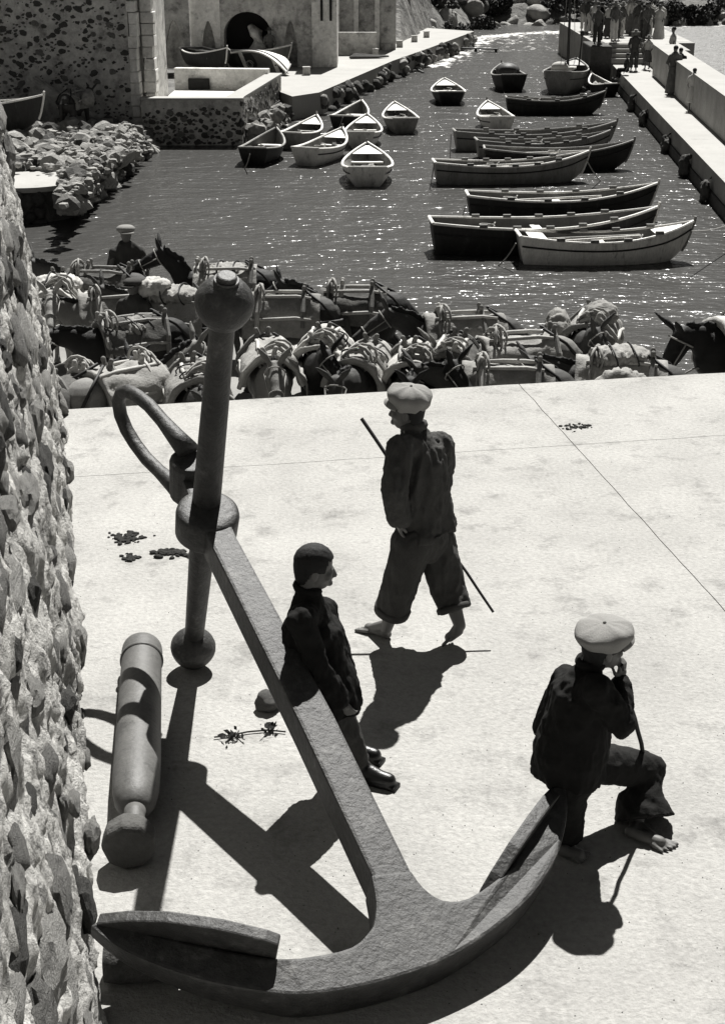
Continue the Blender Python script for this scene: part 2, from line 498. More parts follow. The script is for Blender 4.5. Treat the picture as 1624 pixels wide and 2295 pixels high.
# rubble facing of that quay
rub2 = empty('quay_facing', (0, 0, 0)); rub2.location = (qp[1].x, qp[1].y, ZW)
tag(rub2, 'low rough stone facing along the water edge of the left quay', 'wall')
rd = random.Random(5)
for i in range(90):
    t = rd.random() ** 1.3 * 3; k = int(t); f = t - k
    a, b = qp[1 + k], qp[2 + k]
    p = a.lerp(b, f); nn = V((b.y - a.y, -(b.x - a.x), 0)).normalized()
    o = link('stone', stone_var(rd.randrange(9), rd.choice((M_rock, M_rock_d, M_stone_d))), rub2)
    s_ = rd.uniform(.16, .3)
    o.location = p + nn * rd.uniform(-.02, .12) + V((0, 0, rd.uniform(-.95, -.15))) - rub2.location
    o.scale = (s_, s_, s_ * .8); o.rotation_euler = (rd.random() * 3, rd.random() * 3, rd.random() * 3)

# ---- left shore ground behind the rocks
mb = MB(); mb.prism([(-40, 28), (-9.5, 28), (-8.2, 34), (-7.2, 40), (-6.4, 44.6), (-3.75, 44.9), (-2.9, 52.2), (-2.5, 58), (-40, 95)], ZW - 1, ZQ - .02)
struct(mb.build('shore_ground', M_hill))

# ---- hillside behind the harbour
NXh, NYh = 120, 70
pts = []; fs = []
def hill_z(x, y):
    sh = 103 + 3 * noise.noise(V((x * .06, 1.3, 0)))
    if x < 9: sh = min(sh, 84 + max(0, (x - 3)) * 3.0) if x > 3 else 70
    t = y - sh
    z = ZW - .5 + (max(0, t) * .32 if t < 14 else 4.5 + (t - 14) * .75) if t > 0 else ZW - .5 + t * .3
    z += noise.fractal(V((x * .12, y * .12, 2)), 1.0, 2.0, 5) * min(1.0, max(0, t) / 6) * 1.6
    return min(z, 17 + 4 * noise.noise(V((x * .03, y * .03, 0))))
for j in range(NYh + 1):
    for i in range(NXh + 1):
        x = -110 + 280 * i / NXh; y = 66 + 150 * (j / NYh) ** 1.5
        pts.append((x, y, hill_z(x, y)))
for j in range(NYh):
    for i in range(NXh):
        a = j * (NXh + 1) + i; fs.append((a, a + 1, a + NXh + 2, a + NXh + 1))
mb = MB(); mb.add(pts, fs)
hill = struct(mb.build('hillside', M_hill))
rd = random.Random(21)
for i in range(560):
    if len(hill.children) >= 295: break
    x = rd.uniform(2, 30); y = rd.uniform(82, 118)
    z = hill_z(x, y)
    if z < ZW - .5 or z > 4: continue
    s_ = rd.choice((.25, .3, .4, .5, .6, .8))
    o = link('rock', stone_var(rd.randrange(9), rd.choice((M_rock, M_rock_d, M_rock, M_stone_l))), hill)
    o.location = (x, y, z + s_ * .15); o.scale = (s_ * 1.3, s_, s_ * .7); o.rotation_euler = (rd.random(), rd.random(), rd.random() * 6)

# ---- shrubs on the far shore: many small leaves on short branches
def leaf_crown(name, seed, n=900, r=1.0, squash=.75, ls=.13):
    rd = random.Random(seed); mb = MB()
    lobes = [(V((rd.gauss(0, .38), rd.gauss(0, .38), rd.uniform(.1, .8))), rd.uniform(.28, .5)) for _ in range(8)]
    for i in range(n):
        c, lr = rd.choice(lobes)
        d = V((rd.gauss(0, 1), rd.gauss(0, 1), rd.gauss(0, 1))).normalized() * lr * rd.uniform(.55, 1.05)
        p = (c + d) * r; p.z *= squash
        if p.z < 0: p.z *= -.3
        a = V((rd.gauss(0, 1), rd.gauss(0, 1), rd.gauss(0, 1))).normalized(); b = a.orthogonal().normalized() * ls * .45; a = a * ls
        mb.add([p - a * .5, p + b, p + a * .6, p - b], [(0, 1, 2, 3)])
    me = bpy.data.meshes.new(name); me.from_pydata([tuple(v) for v in mb.v], [], mb.f); me.materials.append(M_leaf)
    return me
CR = [leaf_crown('crown_mesh%d' % i, 40 + i) for i in range(4)]
tr = MB()
for a in range(5):
    tr.tube([(0, 0, -.2), (math.cos(a * 1.3) * .12, math.sin(a * 1.3) * .12, .2), (math.cos(a * 1.3) * .4, math.sin(a * 1.3) * .4, .5)], [.05, .035, .012], 5)
stem_proto = None
def shrub(p, s_, k, label, group):
    global stem_proto
    o = empty('shrub', p, k * 1.7); tag(o, label, 'shrub', group)
    c = link('crown', CR[k % 4], o); c.scale = (s_, s_, s_)
    if stem_proto is None:
        t_ = tr.build('trunk', M_bark, o); stem_proto = t_.data
    else: t_ = link('trunk', stem_proto, o)
    t_.scale = (s_, s_, s_)
rd = random.Random(9)
for i in range(84):
    x = rd.uniform(2.5, 36); y = rd.uniform(103.5, 116)
    if x < 9: y = rd.uniform(87 + max(0, x - 3) * 2.4, 108)
    shrub((x, y, hill_z(x, y) - .05), rd.uniform(.8, 1.9), i, 'dark leafy shrub among the rocks of the far shore', 'shrubs on the far shore')
for i, (px, py) in enumerate(((690, 98), (720, 90), (860, 70), (905, 60), (930, 52))):
    p = G(px, py, zq2); shrub((p.x, p.y + 1.2, zq2), .55 + .1 * (i % 3), i + 1, ('low shrub at the foot of the corner house', 'low shrub just right of the corner house', 'low shrub before the dark far house', 'low shrub near the far end of the quay', 'last low shrub along the quay houses')[i], 'shrubs by the quay houses')
# ---- rubble bank and round platform on the left shore
pc = G(62, 402, -1.25)
bank = empty('rock_bank', (pc.x, pc.y, ZW)); tag(bank, 'bank of tumbled boulders along the left water edge below the ruin', 'rocks')
edge = [(0, 505), (150, 478), (200, 462), (232, 425), (290, 375), (345, 338), (350, 300)]
def edge_x(y):
    for (xa, ya), (xb, yb) in zip(edge[:-1], edge[1:]):
        if yb <= y <= ya: return xa + (xb - xa) * (y - ya) / (yb - ya)
    return 350
rd = random.Random(3); rp = []
tries = 0
while len(rp) < 296 and tries < 9000:
    tries += 1
    y = rd.uniform(272, 480); xe = edge_x(y); x = rd.uniform(0 if y > 440 else 25, xe + 4)
    de = (xe - x)
    if y > 375 and x < 140: continue
    z = -1.3 + min(0, -(60 - de) / 60 * .75) if de < 60 else -1.25 + rd.uniform(-.05, .12)
    p = G(x, y, z)
    rr = rd.choice((.13, .16, .2, .25, .34))
    if any((p - a).length < .62 * (rr + b) for a, b in rp): continue
    rp.append((p, rr))
    o = link('rock', rock_var(rd.randrange(9), rd.choice((M_rock, M_rock, M_stone_l, M_rock_d, M_stone))), bank)
    o.location = p - bank.location; o.scale = (rr * 1.25, rr, rr * .8); o.rotation_euler = (rd.uniform(-.5, .5), rd.uniform(-.5, .5), rd.random() * 6)
ms = []; xs = []
for i in range(900):
    y = rd.uniform(272, 476); xe = edge_x(y); x = rd.uniform(25, xe + 6); de = xe - x
    if y > 378 and x < 135: continue
    z = -1.28 + min(0, -(60 - de) / 60 * .75) if de < 60 else -1.25
    p = G(x, y, z + rd.uniform(-.05, .2)); s_ = rd.uniform(.05, .12)
    ms.append(rd.choice(LOW)); xs.append(Matrix.Translation(p - bank.location) @ Matrix.Rotation(rd.random() * 6, 4, 'Z') @ Matrix.Diagonal((s_ * 1.3, s_, s_ * .9, 1)))
merged('rubble', ms, xs, M_rock, bank)
mb = MB()
mb.prism([(pc.x + 1.15 * math.cos(a * math.pi / 16), pc.y + 1.15 * math.sin(a * math.pi / 16)) for a in range(32)] , ZW - .8, -1.37)
plat = tag(mb.build('round_platform', M_stone_d), 'round stone landing platform with pale top at the water edge', 'platform')
mb = MB()
mb.prism([(pc.x + 1.2 * math.cos(a * math.pi / 16), pc.y + 1.2 * math.sin(a * math.pi / 16)) for a in range(32)], -1.366, -1.25)
mb.build('paving', M_mole, plat, bevel=.015)
for i in range(46):
    a = rd.uniform(-2.2, .9); z = rd.uniform(-2.15, -1.47)
    o = link('stone', stone_var(rd.randrange(9), rd.choice((M_rock, M_rock_d, M_stone_d, M_stone_l) if a > -.6 else (M_rock_d, M_stone_d, M_rock_d))), plat)
    s_ = rd.uniform(.12, .22); o.location = (pc.x + 1.14 * math.cos(a), pc.y + 1.14 * math.sin(a), z); o.scale = (s_, s_, s_ * .8); o.rotation_euler = (rd.random() * 3, rd.random() * 3, 0)

# ---- walls helper: stones standing slightly proud of a plastered face
def face_stones(parent, org, a, b, z0, z1, n, mats, smin, smax, seed, origin, mask=None):
    rd = random.Random(seed); d = (b - a); ln = d.length; d = d.normalized(); nn = V((d.y, -d.x, 0)); pl = []
    M = Matrix((d, nn, V((0, 0, 1)))).transposed()
    tr_ = 0
    while len(pl) < n and tr_ < n * 12:
        tr_ += 1
        l = rd.uniform(.05, ln - .05); h = rd.uniform(z0, z1); rr = rd.uniform(smin, smax)
        if mask and not mask(l, h, rd): continue
        if any((l - q[0]) ** 2 + (h - q[1]) ** 2 < (.8 * (rr + q[2])) ** 2 for q in pl): continue
        pl.append((l, h, rr))
        o = link('stone', stone_var(rd.randrange(9), rd.choice(mats)), parent)
        e = Matrix.Rotation(rd.uniform(-.5, .5), 3, 'Y') @ Matrix.Diagonal((rr * 1.2, rr * .45, rr * .85))
        o.matrix_local = Matrix.Translation(a + d * l + V((0, 0, h - a.z)) - nn * rr * .2 - origin) @ (M @ e).to_4x4()
    ms = []; xs = []
    for i in range(n * 4):
        l = rd.uniform(.03, ln - .03); h = rd.uniform(z0, z1); rr = rd.uniform(.015, .06)
        if noise.noise(V((l * 1.1, h * 1.1, seed))) < rd.uniform(-.5, .35): continue
        e = Matrix.Rotation(rd.uniform(-.5, .5), 3, 'Y') @ Matrix.Diagonal((rr * 1.4, rr * .4, rr * .85))
        ms.append(rd.choice(LOW)); xs.append(Matrix.Translation(a + d * l + V((0, 0, h - a.z)) - origin) @ (M @ e).to_4x4())
    merged('small_stones', ms, xs, mats[0], parent)
def arch_panel(mb, x0, x1, z0, z1, cx, w, zs, rise, y, depth, n=12, pointed=False):
    prof = [(cx - w / 2, z0)]
    for i in range(n + 1):
        t = i / n
        if pointed:
            a = abs(1 - 2 * t); xx = (2 * t - 1) * w / 2; zz = zs + rise * (1 - a ** 1.8)
        else:
            ang = math.pi * (1 - t); xx = math.cos(ang) * w / 2; zz = zs + math.sin(ang) * rise
        prof.append((cx + xx, zz))
    prof.append((cx + w / 2, z0))
    outer = []
    for i, (x, z) in enumerate(prof):
        if i == 0: outer.append((x0, z0))
        elif i == len(prof) - 1: outer.append((x1, z0))
        elif i == 1: outer.append((x0, z1))
        elif i == len(prof) - 2: outer.append((x1, z1))
        else: outer.append((x0 + (x1 - x0) * (i - 1) / (len(prof) - 3), z1))
    k = len(prof)
    mb.add([(x, y, z) for x, z in outer] + [(x, y, z) for x, z in prof] + [(x, y + depth, z) for x, z in prof],
           [(i, i + 1, k + i + 1, k + i) for i in range(k - 1)] + [(k + i, k + i + 1, 2 * k + i + 1, 2 * k + i) for i in range(k - 1)])

# ---- ruined house at the left
yr = 44.7
ruin = empty('ruined_house', (-7.0, yr, ZQ)); ro = V((-7.0, yr, ZQ))
tag(ruin, 'ruined stone house front with dark stones showing through grey plaster', 'building')
mb = MB(); mb.box((-11.1, yr + .3, 1.2), (8.1, .6, 6.0)); mb.build('wall', M_plast, ruin, origin=ro)
for i in range(17):
    for cx_, cy_, w_ in ((-6.92, yr + .28, .26), (-6.55, yr + .8, .34)):
        mb = MB(); h_ = rd.uniform(.31, .36); mb.box((cx_ + rd.uniform(-.03, .03), cy_ + rd.uniform(-.02, .02), -1.42 + i * .34), (w_ * rd.uniform(.85, 1.15), .62, h_)); mb.build('quoin', M_plast_l, ruin, origin=ro, bevel=.03)
mb = MB(); mb.box((-6.95, yr + 3.4, 1.1), (.4, 5.4, 5.8)); mb.build('side_wall', M_plast, ruin, origin=ro)
face_stones(ruin, None, V((-14.5, yr, ZQ)), V((-7.1, yr, ZQ)), ZQ + .2, 2.3, 280, (M_stone_d, M_stone_d, M_rock_d, M_stone), .04, .15, 31, ro,
            lambda l, h, r: r.random() < .28 + .9 * max(0, noise.noise(V((l * .9, h * .9, 4)))) + (.25 if h > .3 else 0))
# stair buttress against its foot
mb = MB(); mb.add([(-9.9, yr - .05, ZQ), (-7.6, yr - .05, ZQ), (-9.9, yr - .05, -.0), (-9.9, yr - .7, ZQ), (-7.6, yr - .7, ZQ), (-9.9, yr - .7, -.0)],
                  [(0, 1, 2), (3, 5, 4), (0, 3, 4, 1), (1, 4, 5, 2), (2, 5, 3, 0)])
mb.build('buttress', M_plast, ruin, origin=ro)

# ---- bastion: hollow low stone enclosure standing in the water
b0 = V((-6.75, 44.45, ZW)); b1 = V((-3.69, 44.45, ZW)); b2 = V((-2.92, 52.6, ZW)); b3 = V((-6.7, 53.0, ZW))
bas = empty('stone_bastion', b0); tag(bas, 'low square stone bastion with pale coping standing in the water', 'bastion')
zt = -.70
def wall_seg(parent, a, b, z0, z1, th, m, name, org):
    d = (b - a).normalized(); nn = V((-d.y, d.x, 0))
    mb = MB(); mb.prism([tuple(q.xy) for q in (a, b, b + nn * th, a + nn * th)], z0, z1)
    return mb.build(name, m, parent, origin=org)
wall_seg(bas, b0, b1, ZW - .8, zt, .45, M_plast, 'front_wall', b0)
wall_seg(bas, b1 + V((.003, 0, 0)), b2, ZW - .8, zt - .003, .45, M_plast, 'side_wall', b0)
wall_seg(bas, b2 + V((-.4, 0, 0)), b3, ZW - .8, zt + .22, .4, M_plast_l, 'back_wall', b0)
mb = MB(); mb.prism([(-6.7, 44.95), (-4.0, 44.95), (-3.3, 52.6), (-6.7, 52.9)], ZW - .5, -1.2); mb.build('yard', M_plast_l, bas, origin=b0)
wall_seg(bas, b0 + V((-.03, -.04, 0)), b1 + V((.05, -.04, 0)), zt + .003, zt + .06, .55, M_mole, 'coping', b0)
wall_seg(bas, b1 + V((.05, .52, 0)), b2 + V((.05, 0, 0)), zt + .0, zt + .057, .55, M_mole, 'coping', b0)
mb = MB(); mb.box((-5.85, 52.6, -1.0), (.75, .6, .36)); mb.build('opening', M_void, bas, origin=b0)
face_stones(bas, None, b0, b1, ZW + .05, zt - .25, 70, (M_stone_d, M_rock_d, M_stone), .05, .15, 12, b0)
face_stones(bas, None, b1, b2, ZW + .05, zt - .1, 120, (M_stone_d, M_rock_d, M_rock, M_stone), .07, .2, 13, b0)
mb = MB()
bd = (b2 - b1).normalized()
led = empty('rock_ledge', tuple(b1 + bd * 3)); tag(led, 'rough rock ledge at the foot of the bastion side', 'rocks')
for i in range(40):
    o = link('rock', rock_var(rd.randrange(9), rd.choice((M_rock, M_stone_l, M_rock_d))), led)
    s_ = rd.uniform(.18, .34); p = b1 + bd * rd.uniform(.3, 6.2) + V((rd.uniform(.1, .55), 0, rd.uniform(-.1, .45)))
    o.location = p - led.location; o.scale = (s_, s_ * 1.2, s_ * .8); o.rotation_euler = (rd.random() * 3, rd.random() * 3, 0)

# ---- row of vaulted houses behind the quay
yh = 62.0
hs = empty('vaulted_house', (-5, yh, zq2)); ho = V((-5, yh, zq2)); tag(hs, 'plastered quay house with one big round archway and pointed niches', 'building')
X = lambda px: (px - 812) / FPX * 59.3
mb = MB()
arch_panel(mb, X(497), X(625), zq2, 1.6, X(557), 2.0, zq2 + 1.25, .95, yh, 1.3, 16)
mb.build('arch_wall', M_plast, hs, origin=ho)
mb = MB(); arch_panel(mb, X(625) + .002, X(700), zq2, 1.6, X(652), .55, zq2 + .9, .95, yh, .35, 12, True); mb.build('niche_wall', M_plast, hs, origin=ho)
mb = MB(); arch_panel(mb, X(430), X(497) - .002, zq2, 1.6, X(470), .55, zq2 + .9, .95, yh, .35, 12, True); mb.build('pilaster_wall', M_plast_l, hs, origin=ho)
mb = MB(); arch_panel(mb, X(345), X(430) - .002, zq2, 1.6, X(395), .75, zq2 + .9, 1.0, yh - .15, .35, 12, True); mb.build('niche_wall', M_plast, hs, origin=ho)
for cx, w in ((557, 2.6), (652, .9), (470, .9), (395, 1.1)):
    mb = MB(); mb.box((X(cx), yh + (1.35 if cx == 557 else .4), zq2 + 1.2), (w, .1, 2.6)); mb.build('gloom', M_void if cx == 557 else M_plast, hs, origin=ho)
# boat hull stored upright inside the arch
mb = MB(); mb.tube([(X(575), yh + .75, zq2 + .02), (X(583), yh + .62, zq2 + .7), (X(575), yh + .6, zq2 + 1.3), (X(560), yh + .7, zq2 + 1.62)], [.35, .5, .48, .2], 12, True, .55)
bu = tag(mb.build('upended_boat', M_plast_l, smooth=True), 'pale boat hull stood on end inside the round archway', 'boat')
hs2 = empty('corner_house', (X(725), yh, zq2)); h2 = V((X(725), yh, zq2)); tag(hs2, 'pale corner house at the end of the quay row with slit windows', 'building')
mb = MB(); mb.box((X(728), yh + 1.2, zq2 + 2.4), (X(756) - X(700) - .01, 2.7, 4.8)); mb.build('wall', M_plast_l, hs2, origin=h2)
for px in (722, 742):
    mb = MB(); mb.box((X(px), yh - .17, zq2 + 2.3), (.1, .05, .9)); mb.build('window', M_void, hs2, origin=h2)
hs3 = empty('far_house', (.0, 72, zq2)); h3 = V((.0, 72, zq2)); tag(hs3, 'dark stone house with buttresses farther along the quay', 'building')
mb = MB(); mb.box((-.2, 72.4, zq2 + 2.2), (3.6, 2.4, 4.4)); mb.build('wall', M_plast, hs3, origin=h3)
for xx in (-1.2, -.3, .7):
    mb = MB(); mb.box((xx, 71.1, zq2 + 1.8), (.22, .2, 3.6)); mb.build('buttress', M_plast_l, hs3, origin=h3)
mb = MB(); mb.box((-.5, 68.2, zq2 + .5), (2.3, .3, 1.0)); mb.build('yard_wall', M_plast, hs3, origin=h3)
# bollards on the left quay
for i, (px, py, lab) in enumerate(((687, 168, 'square stone bollard nearest the bastion on the left quay'), (742, 150, 'second square stone bollard from the bastion on the left quay'),
        (840, 125, 'third square stone bollard from the bastion, beside the driftwood'), (866, 113, 'fourth square stone bollard from the bastion on the left quay'), (895, 106, 'fifth square stone bollard from the bastion on the left quay'),
        (928, 94, 'sixth square stone bollard from the bastion on the left quay'), (955, 84, 'farthest small square stone bollard on the left quay'))):
    p = G(px, py, zq2); mb = MB(); mb.box((0, 0, .14), (.28, .28, .28), None, .92); mb.box((0, 0, .30), (.31, .31, .045))
    o = mb.build('bollard', M_plast, bevel=.02); o.location = p; o.rotation_euler.z = .2; tag(o, lab, 'bollard', 'stone bollards on the left quay')
p = G(820, 131, zq2); mb = MB()
for k in range(5): mb.cap((-.7 + k * .05, k * .13 - .3, .07 + .02 * k), (.6 + .1 * k, k * .1 - .2 + .12, .07), .06, .04, 7)
o = mb.build('driftwood_pile', M_bark, smooth=True); o.location = p; tag(o, 'small heap of dark timber lying on the left quay', 'timber')
# plank walkway over the far shallows
a = G(975, 106, ZW + .16); b = G(1115, 110, ZW + .16)
jet = empty('jetty', a); tag(jet, 'thin dark plank jetty reaching over the surf', 'jetty')
mb = MB(); mb.bar(a, b, .3, .06); mb.build('deck', M_wood_d, jet, origin=a)
for t in (.3, .65, .97):
    c = a.lerp(b, t); mb = MB(); mb.tube([c - V((0, 0, .9)), c], .07, 6); mb.build('post', M_wood_d, jet, origin=a)
a = G(905, 140, ZW + .2); b = G(948, 163, ZW + .02); mb = MB(); mb.tube([a, b], .05, 6); tag(mb.build('slipway_pole', M_wood_d), 'dark pole sloping from the left quay into the water', 'pole')

# ---- surf against the far quay and beach; sparse white flecks painted as glitter
fm = bpy.data.materials.new('foam_glitter'); fm.use_nodes = True
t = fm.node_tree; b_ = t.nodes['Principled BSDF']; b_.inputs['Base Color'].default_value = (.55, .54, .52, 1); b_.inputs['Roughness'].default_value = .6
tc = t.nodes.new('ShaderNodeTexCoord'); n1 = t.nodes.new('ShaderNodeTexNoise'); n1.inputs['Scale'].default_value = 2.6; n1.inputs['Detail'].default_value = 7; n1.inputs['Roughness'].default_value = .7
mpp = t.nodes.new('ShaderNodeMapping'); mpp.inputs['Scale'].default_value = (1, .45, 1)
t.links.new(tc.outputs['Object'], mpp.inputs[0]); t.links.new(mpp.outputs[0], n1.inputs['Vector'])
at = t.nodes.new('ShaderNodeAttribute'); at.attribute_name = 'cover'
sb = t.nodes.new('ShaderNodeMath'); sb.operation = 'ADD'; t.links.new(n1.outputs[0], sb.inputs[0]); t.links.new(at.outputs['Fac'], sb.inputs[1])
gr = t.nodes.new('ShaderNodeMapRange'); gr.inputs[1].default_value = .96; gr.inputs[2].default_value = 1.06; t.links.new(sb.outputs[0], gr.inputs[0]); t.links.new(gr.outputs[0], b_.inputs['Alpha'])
def foam_glitter(name, line, width, cover):
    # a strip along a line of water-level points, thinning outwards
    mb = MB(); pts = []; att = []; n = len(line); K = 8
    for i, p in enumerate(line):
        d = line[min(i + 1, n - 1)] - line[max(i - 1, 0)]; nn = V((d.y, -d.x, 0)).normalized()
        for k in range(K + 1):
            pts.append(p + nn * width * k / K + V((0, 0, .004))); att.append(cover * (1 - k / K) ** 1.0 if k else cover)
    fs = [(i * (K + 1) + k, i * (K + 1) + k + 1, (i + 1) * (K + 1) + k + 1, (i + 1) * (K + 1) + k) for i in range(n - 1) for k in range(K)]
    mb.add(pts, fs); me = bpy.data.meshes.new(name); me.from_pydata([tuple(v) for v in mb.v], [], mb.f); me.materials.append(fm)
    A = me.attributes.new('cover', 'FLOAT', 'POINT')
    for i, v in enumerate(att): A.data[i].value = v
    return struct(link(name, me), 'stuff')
foam_glitter('surf', [G(x, y, ZW) for x, y in ((930, 150), (960, 135), (985, 115), (1020, 98), (1060, 84), (1150, 75), (1250, 70), (1330, 68))], 6.0, .62)
foam_glitter('surf', [G(x, y, ZW) for x, y in ((985, 112), (1060, 82), (1150, 73), (1250, 68), (1330, 66))], 30, .47)  # far channel: sun glitter imitated by sparse white flecks laid on the water
foam_glitter('surf', [G(x, y, ZW) for x, y in ((1400, 64), (1500, 58), (1624, 54), (1700, 52))], 10, .50)
foam_glitter('surf', [G(x, y, ZW) for x, y in ((560, 318), (610, 290), (655, 265), (690, 243), (730, 238), (820, 190), (905, 150))], 1.0, .52)
# ================================================================ boats
def hull_pts(L, B, Dp, t, transom=.0, sheer=.22, bowrise=.28):
    # t: 0 stern .. 1 bow ; returns half beam, sheer height, keel height
    b = B / 2 * (1 - abs((t - .45) / .55) ** 2.4 if t > .45 else 1 - (1 - transom) * abs((.45 - t) / .45) ** 2.2)
    zs = Dp + sheer * (2 * t - .9) ** 2 * (.55 if t < .45 else 1.0) + (bowrise * max(0, t - .6) ** 2)
    zk = (.0 if t < .8 else ((t - .8) / .2) ** 2 * Dp * .55)
    return max(b, .015), zs, zk
def boat(name, L, B, Dp, loc, rz, hullm, rimm, inm, label, group, transom=.75, bench=3, foredeck=False, oars=0, strakes=False, cleats=0, roll=0.0, floats=True, ngear=1):
    o = empty(name, loc, rz); o.rotation_euler = (roll, 0, rz)
    tag(o, label, 'boat', group)
    N, K = 26, 8
    def shell(inset, zlift, wall):
        mb = MB(); pts = []
        for i in range(N + 1):
            t = i / N; b, zs, zk = hull_pts(L, B, Dp, t, transom); b = max(b - inset, .006)
            x = (t - .5) * (L - 2 * inset)
            x += .10 * L * max(0, t - .85) * 0
            for k in range(-K, K + 1):
                a = abs(k) / K; yy = b * (a ** .62) * (1 if k >= 0 else -1)
                z = zk + zlift + (zs - zk - zlift) * (a ** 2.3)
                xo = 0
                if t > .7: xo = (t - .7) / .3 * .22 * (a ** 1.6 - .5) * 1.0
                if t < .12: xo = -(.12 - t) / .12 * .14 * (a ** 1.5 - .3)
                pts.append((x + xo, yy, z))
        W = 2 * K + 1
        fs = [(i * W + k, i * W + k + 1, (i + 1) * W + k + 1, (i + 1) * W + k) for i in range(N) for k in range(W - 1)]
        fs.append(tuple(range(W))); mb.add(pts, fs)
        return mb, pts, W
    off = .22 * Dp if floats else 0
    mb, P, W = shell(0, 0, 0)
    mb.v = [v - V((0, 0, off)) for v in mb.v]
    mb.build('hull', hullm, o, smooth=True)
    mi, Pi, W = shell(.03, .07, 0); mi.v = [v - V((0, 0, off)) for v in mi.v]
    mi.build('lining', inm, o, smooth=True)
    # gunwale rails, one per side, and stem post
    for s_, k in ((-1, 0), (1, W - 1)):
        path = [V(P[i * W + k]) + V((0, -s_ * .012, .005 - off)) for i in range(N + 1)]
        g = MB(); g.tube(path, .035, 6, True, .8); g.build('gunwale', rimm, o, smooth=False)
    tp = [V(P[k]) + V((0, 0, -off)) for k in range(W)]
    g = MB(); g.tube([tp[0] + V((0, 0, .01)), tp[-1] + V((0, 0, .01))], .035, 6, True, .8); g.build('transom_rail', rimm, o)
    st = [V(P[N * W + K + k]) for k in range(0, K + 1)]
    g = MB(); g.tube([q_ + V((.02, 0, -off)) for q_ in st] + [st[-1] + V((.03, 0, .10 - off))], .032, 6); g.build('stem', rimm if hullm is not M_wood_w else M_wood_m, o)
    if hullm is M_wood_w or strakes:
        for s_, k in ((-1, 1), (1, W - 2)):
            path = [V(P[i * W + k]) + V((0, s_ * .012, -off)) for i in range(N + 1)]
            g = MB(); g.tube(path, .018, 5); g.build('rubbing_strake', M_wood_d, o)
    def half(t, zz):
        b, zs, zk = hull_pts(L, B, Dp, t, transom); a = min(1, max(0, (zz - zk - .07) / (zs - zk - .07))) ** (1 / 2.3)
        return max(.02, (b - .03) * a ** .62)
    for i in range(bench):
        t = .2 + .55 * i / max(1, bench - 1); zz = Dp * .80; h = half(t, zz)
        g = MB(); g.box(((t - .5) * L, 0, zz - off), (.2, 2 * h, .035)); g.build('thwart', M_wood_w if hullm is not M_wood_m else M_wood_l, o, bevel=.006)
    zz = .14; fl = []
    for i in range(9):
        t = .14 + .66 * i / 8; fl.append(((t - .5) * L, half(t, zz)))
    g = MB(); g.prism([(x, -h) for x, h in fl] + [(x, h) for x, h in reversed(fl)], zz - off, zz + .02 - off); g.build('floor_boards', M_wood_l if foredeck else M_wood_in, o)
    if foredeck:
        for rng_, nm in (((.80, .97), 'foredeck'), ((.02, .13), 'stern_sheet')):
            fl = []
            for i in range(7):
                t = rng_[0] + (rng_[1] - rng_[0]) * i / 6; b, zs, zk = hull_pts(L, B, Dp, t, transom); fl.append(((t - .5) * (L - .06), max(.01, b - .04), zs - .02 - off))
            g = MB(); n = len(fl)
            g.add([(x, -h, z) for x, h, z in fl] + [(x, h, z) for x, h, z in fl], [(i, i + 1, n + i + 1, n + i) for i in range(n - 1)]); g.build(nm, rimm, o)
    for i in range(cleats):
        for s_ in (-1, 1):
            t = .2 + .6 * i / max(1, cleats - 1); b, zs, zk = hull_pts(L, B, Dp, t, transom)
            g = MB(); g.box(((t - .5) * L, s_ * (b - .01), zs + .045 - off), (.16, .07, .06)); g.build('rowlock', M_wood_in, o)
    for i in range(ngear):
        g = MB(); s_ = random.uniform(.16, .3); g.ell((0, 0, 0), (s_, s_ * .8, s_ * .5)); g.ell((s_ * .7, .05, -.02), (s_ * .6, s_ * .6, s_ * .4)); q = g.build('gear', random.choice((M_pad_d, M_rope, M_wood_d, M_pad)), o)
        remesh(q, .03, 2); rough_up(q, .08, 6, (1, 1, 1), i + L); q.location = (random.uniform(-.32, .3) * L, random.uniform(-.15, .15), Dp * random.uniform(.55, .75) - off)
        g = MB(); x_ = random.uniform(-.3, .3) * L; g.tube([(x_ + .16 * math.cos(a) , .16 * math.sin(a), Dp * .84 - off + .012 * a) for a in [j * .6 for j in range(22)]], .014, 5); g.build('rope_coil', M_rope, o)
    for i in range(oars):
        zz = Dp * .93 - off; g = MB()
        y0 = -.18 + .3 * i
        g.tube([(-.38 * L, y0, zz), (.22 * L, y0 * .3 + .1, zz + .06)], .026, 6); g.box((-.40 * L, y0, zz), (.5, .11, .02)); g.build('oar', M_wood_w if i == 0 else M_wood_l, o)
    return o
def place(px, py, z=ZW): return G(px, py, z)
GL = 'small rowing boats moored off the bastion'
GR = 'long rowing boats moored beside the mole'
def rope(name, a, b, sag, r, label, m=M_rope, n=10):
    a, b = V(a), V(b); mb = MB()
    mb.tube([a.lerp(b, i / n) - V((0, 0, 4 * sag * (i / n) * (1 - i / n))) for i in range(n + 1)], r, 5)
    return tag(mb.build(name, m), label, 'rope')
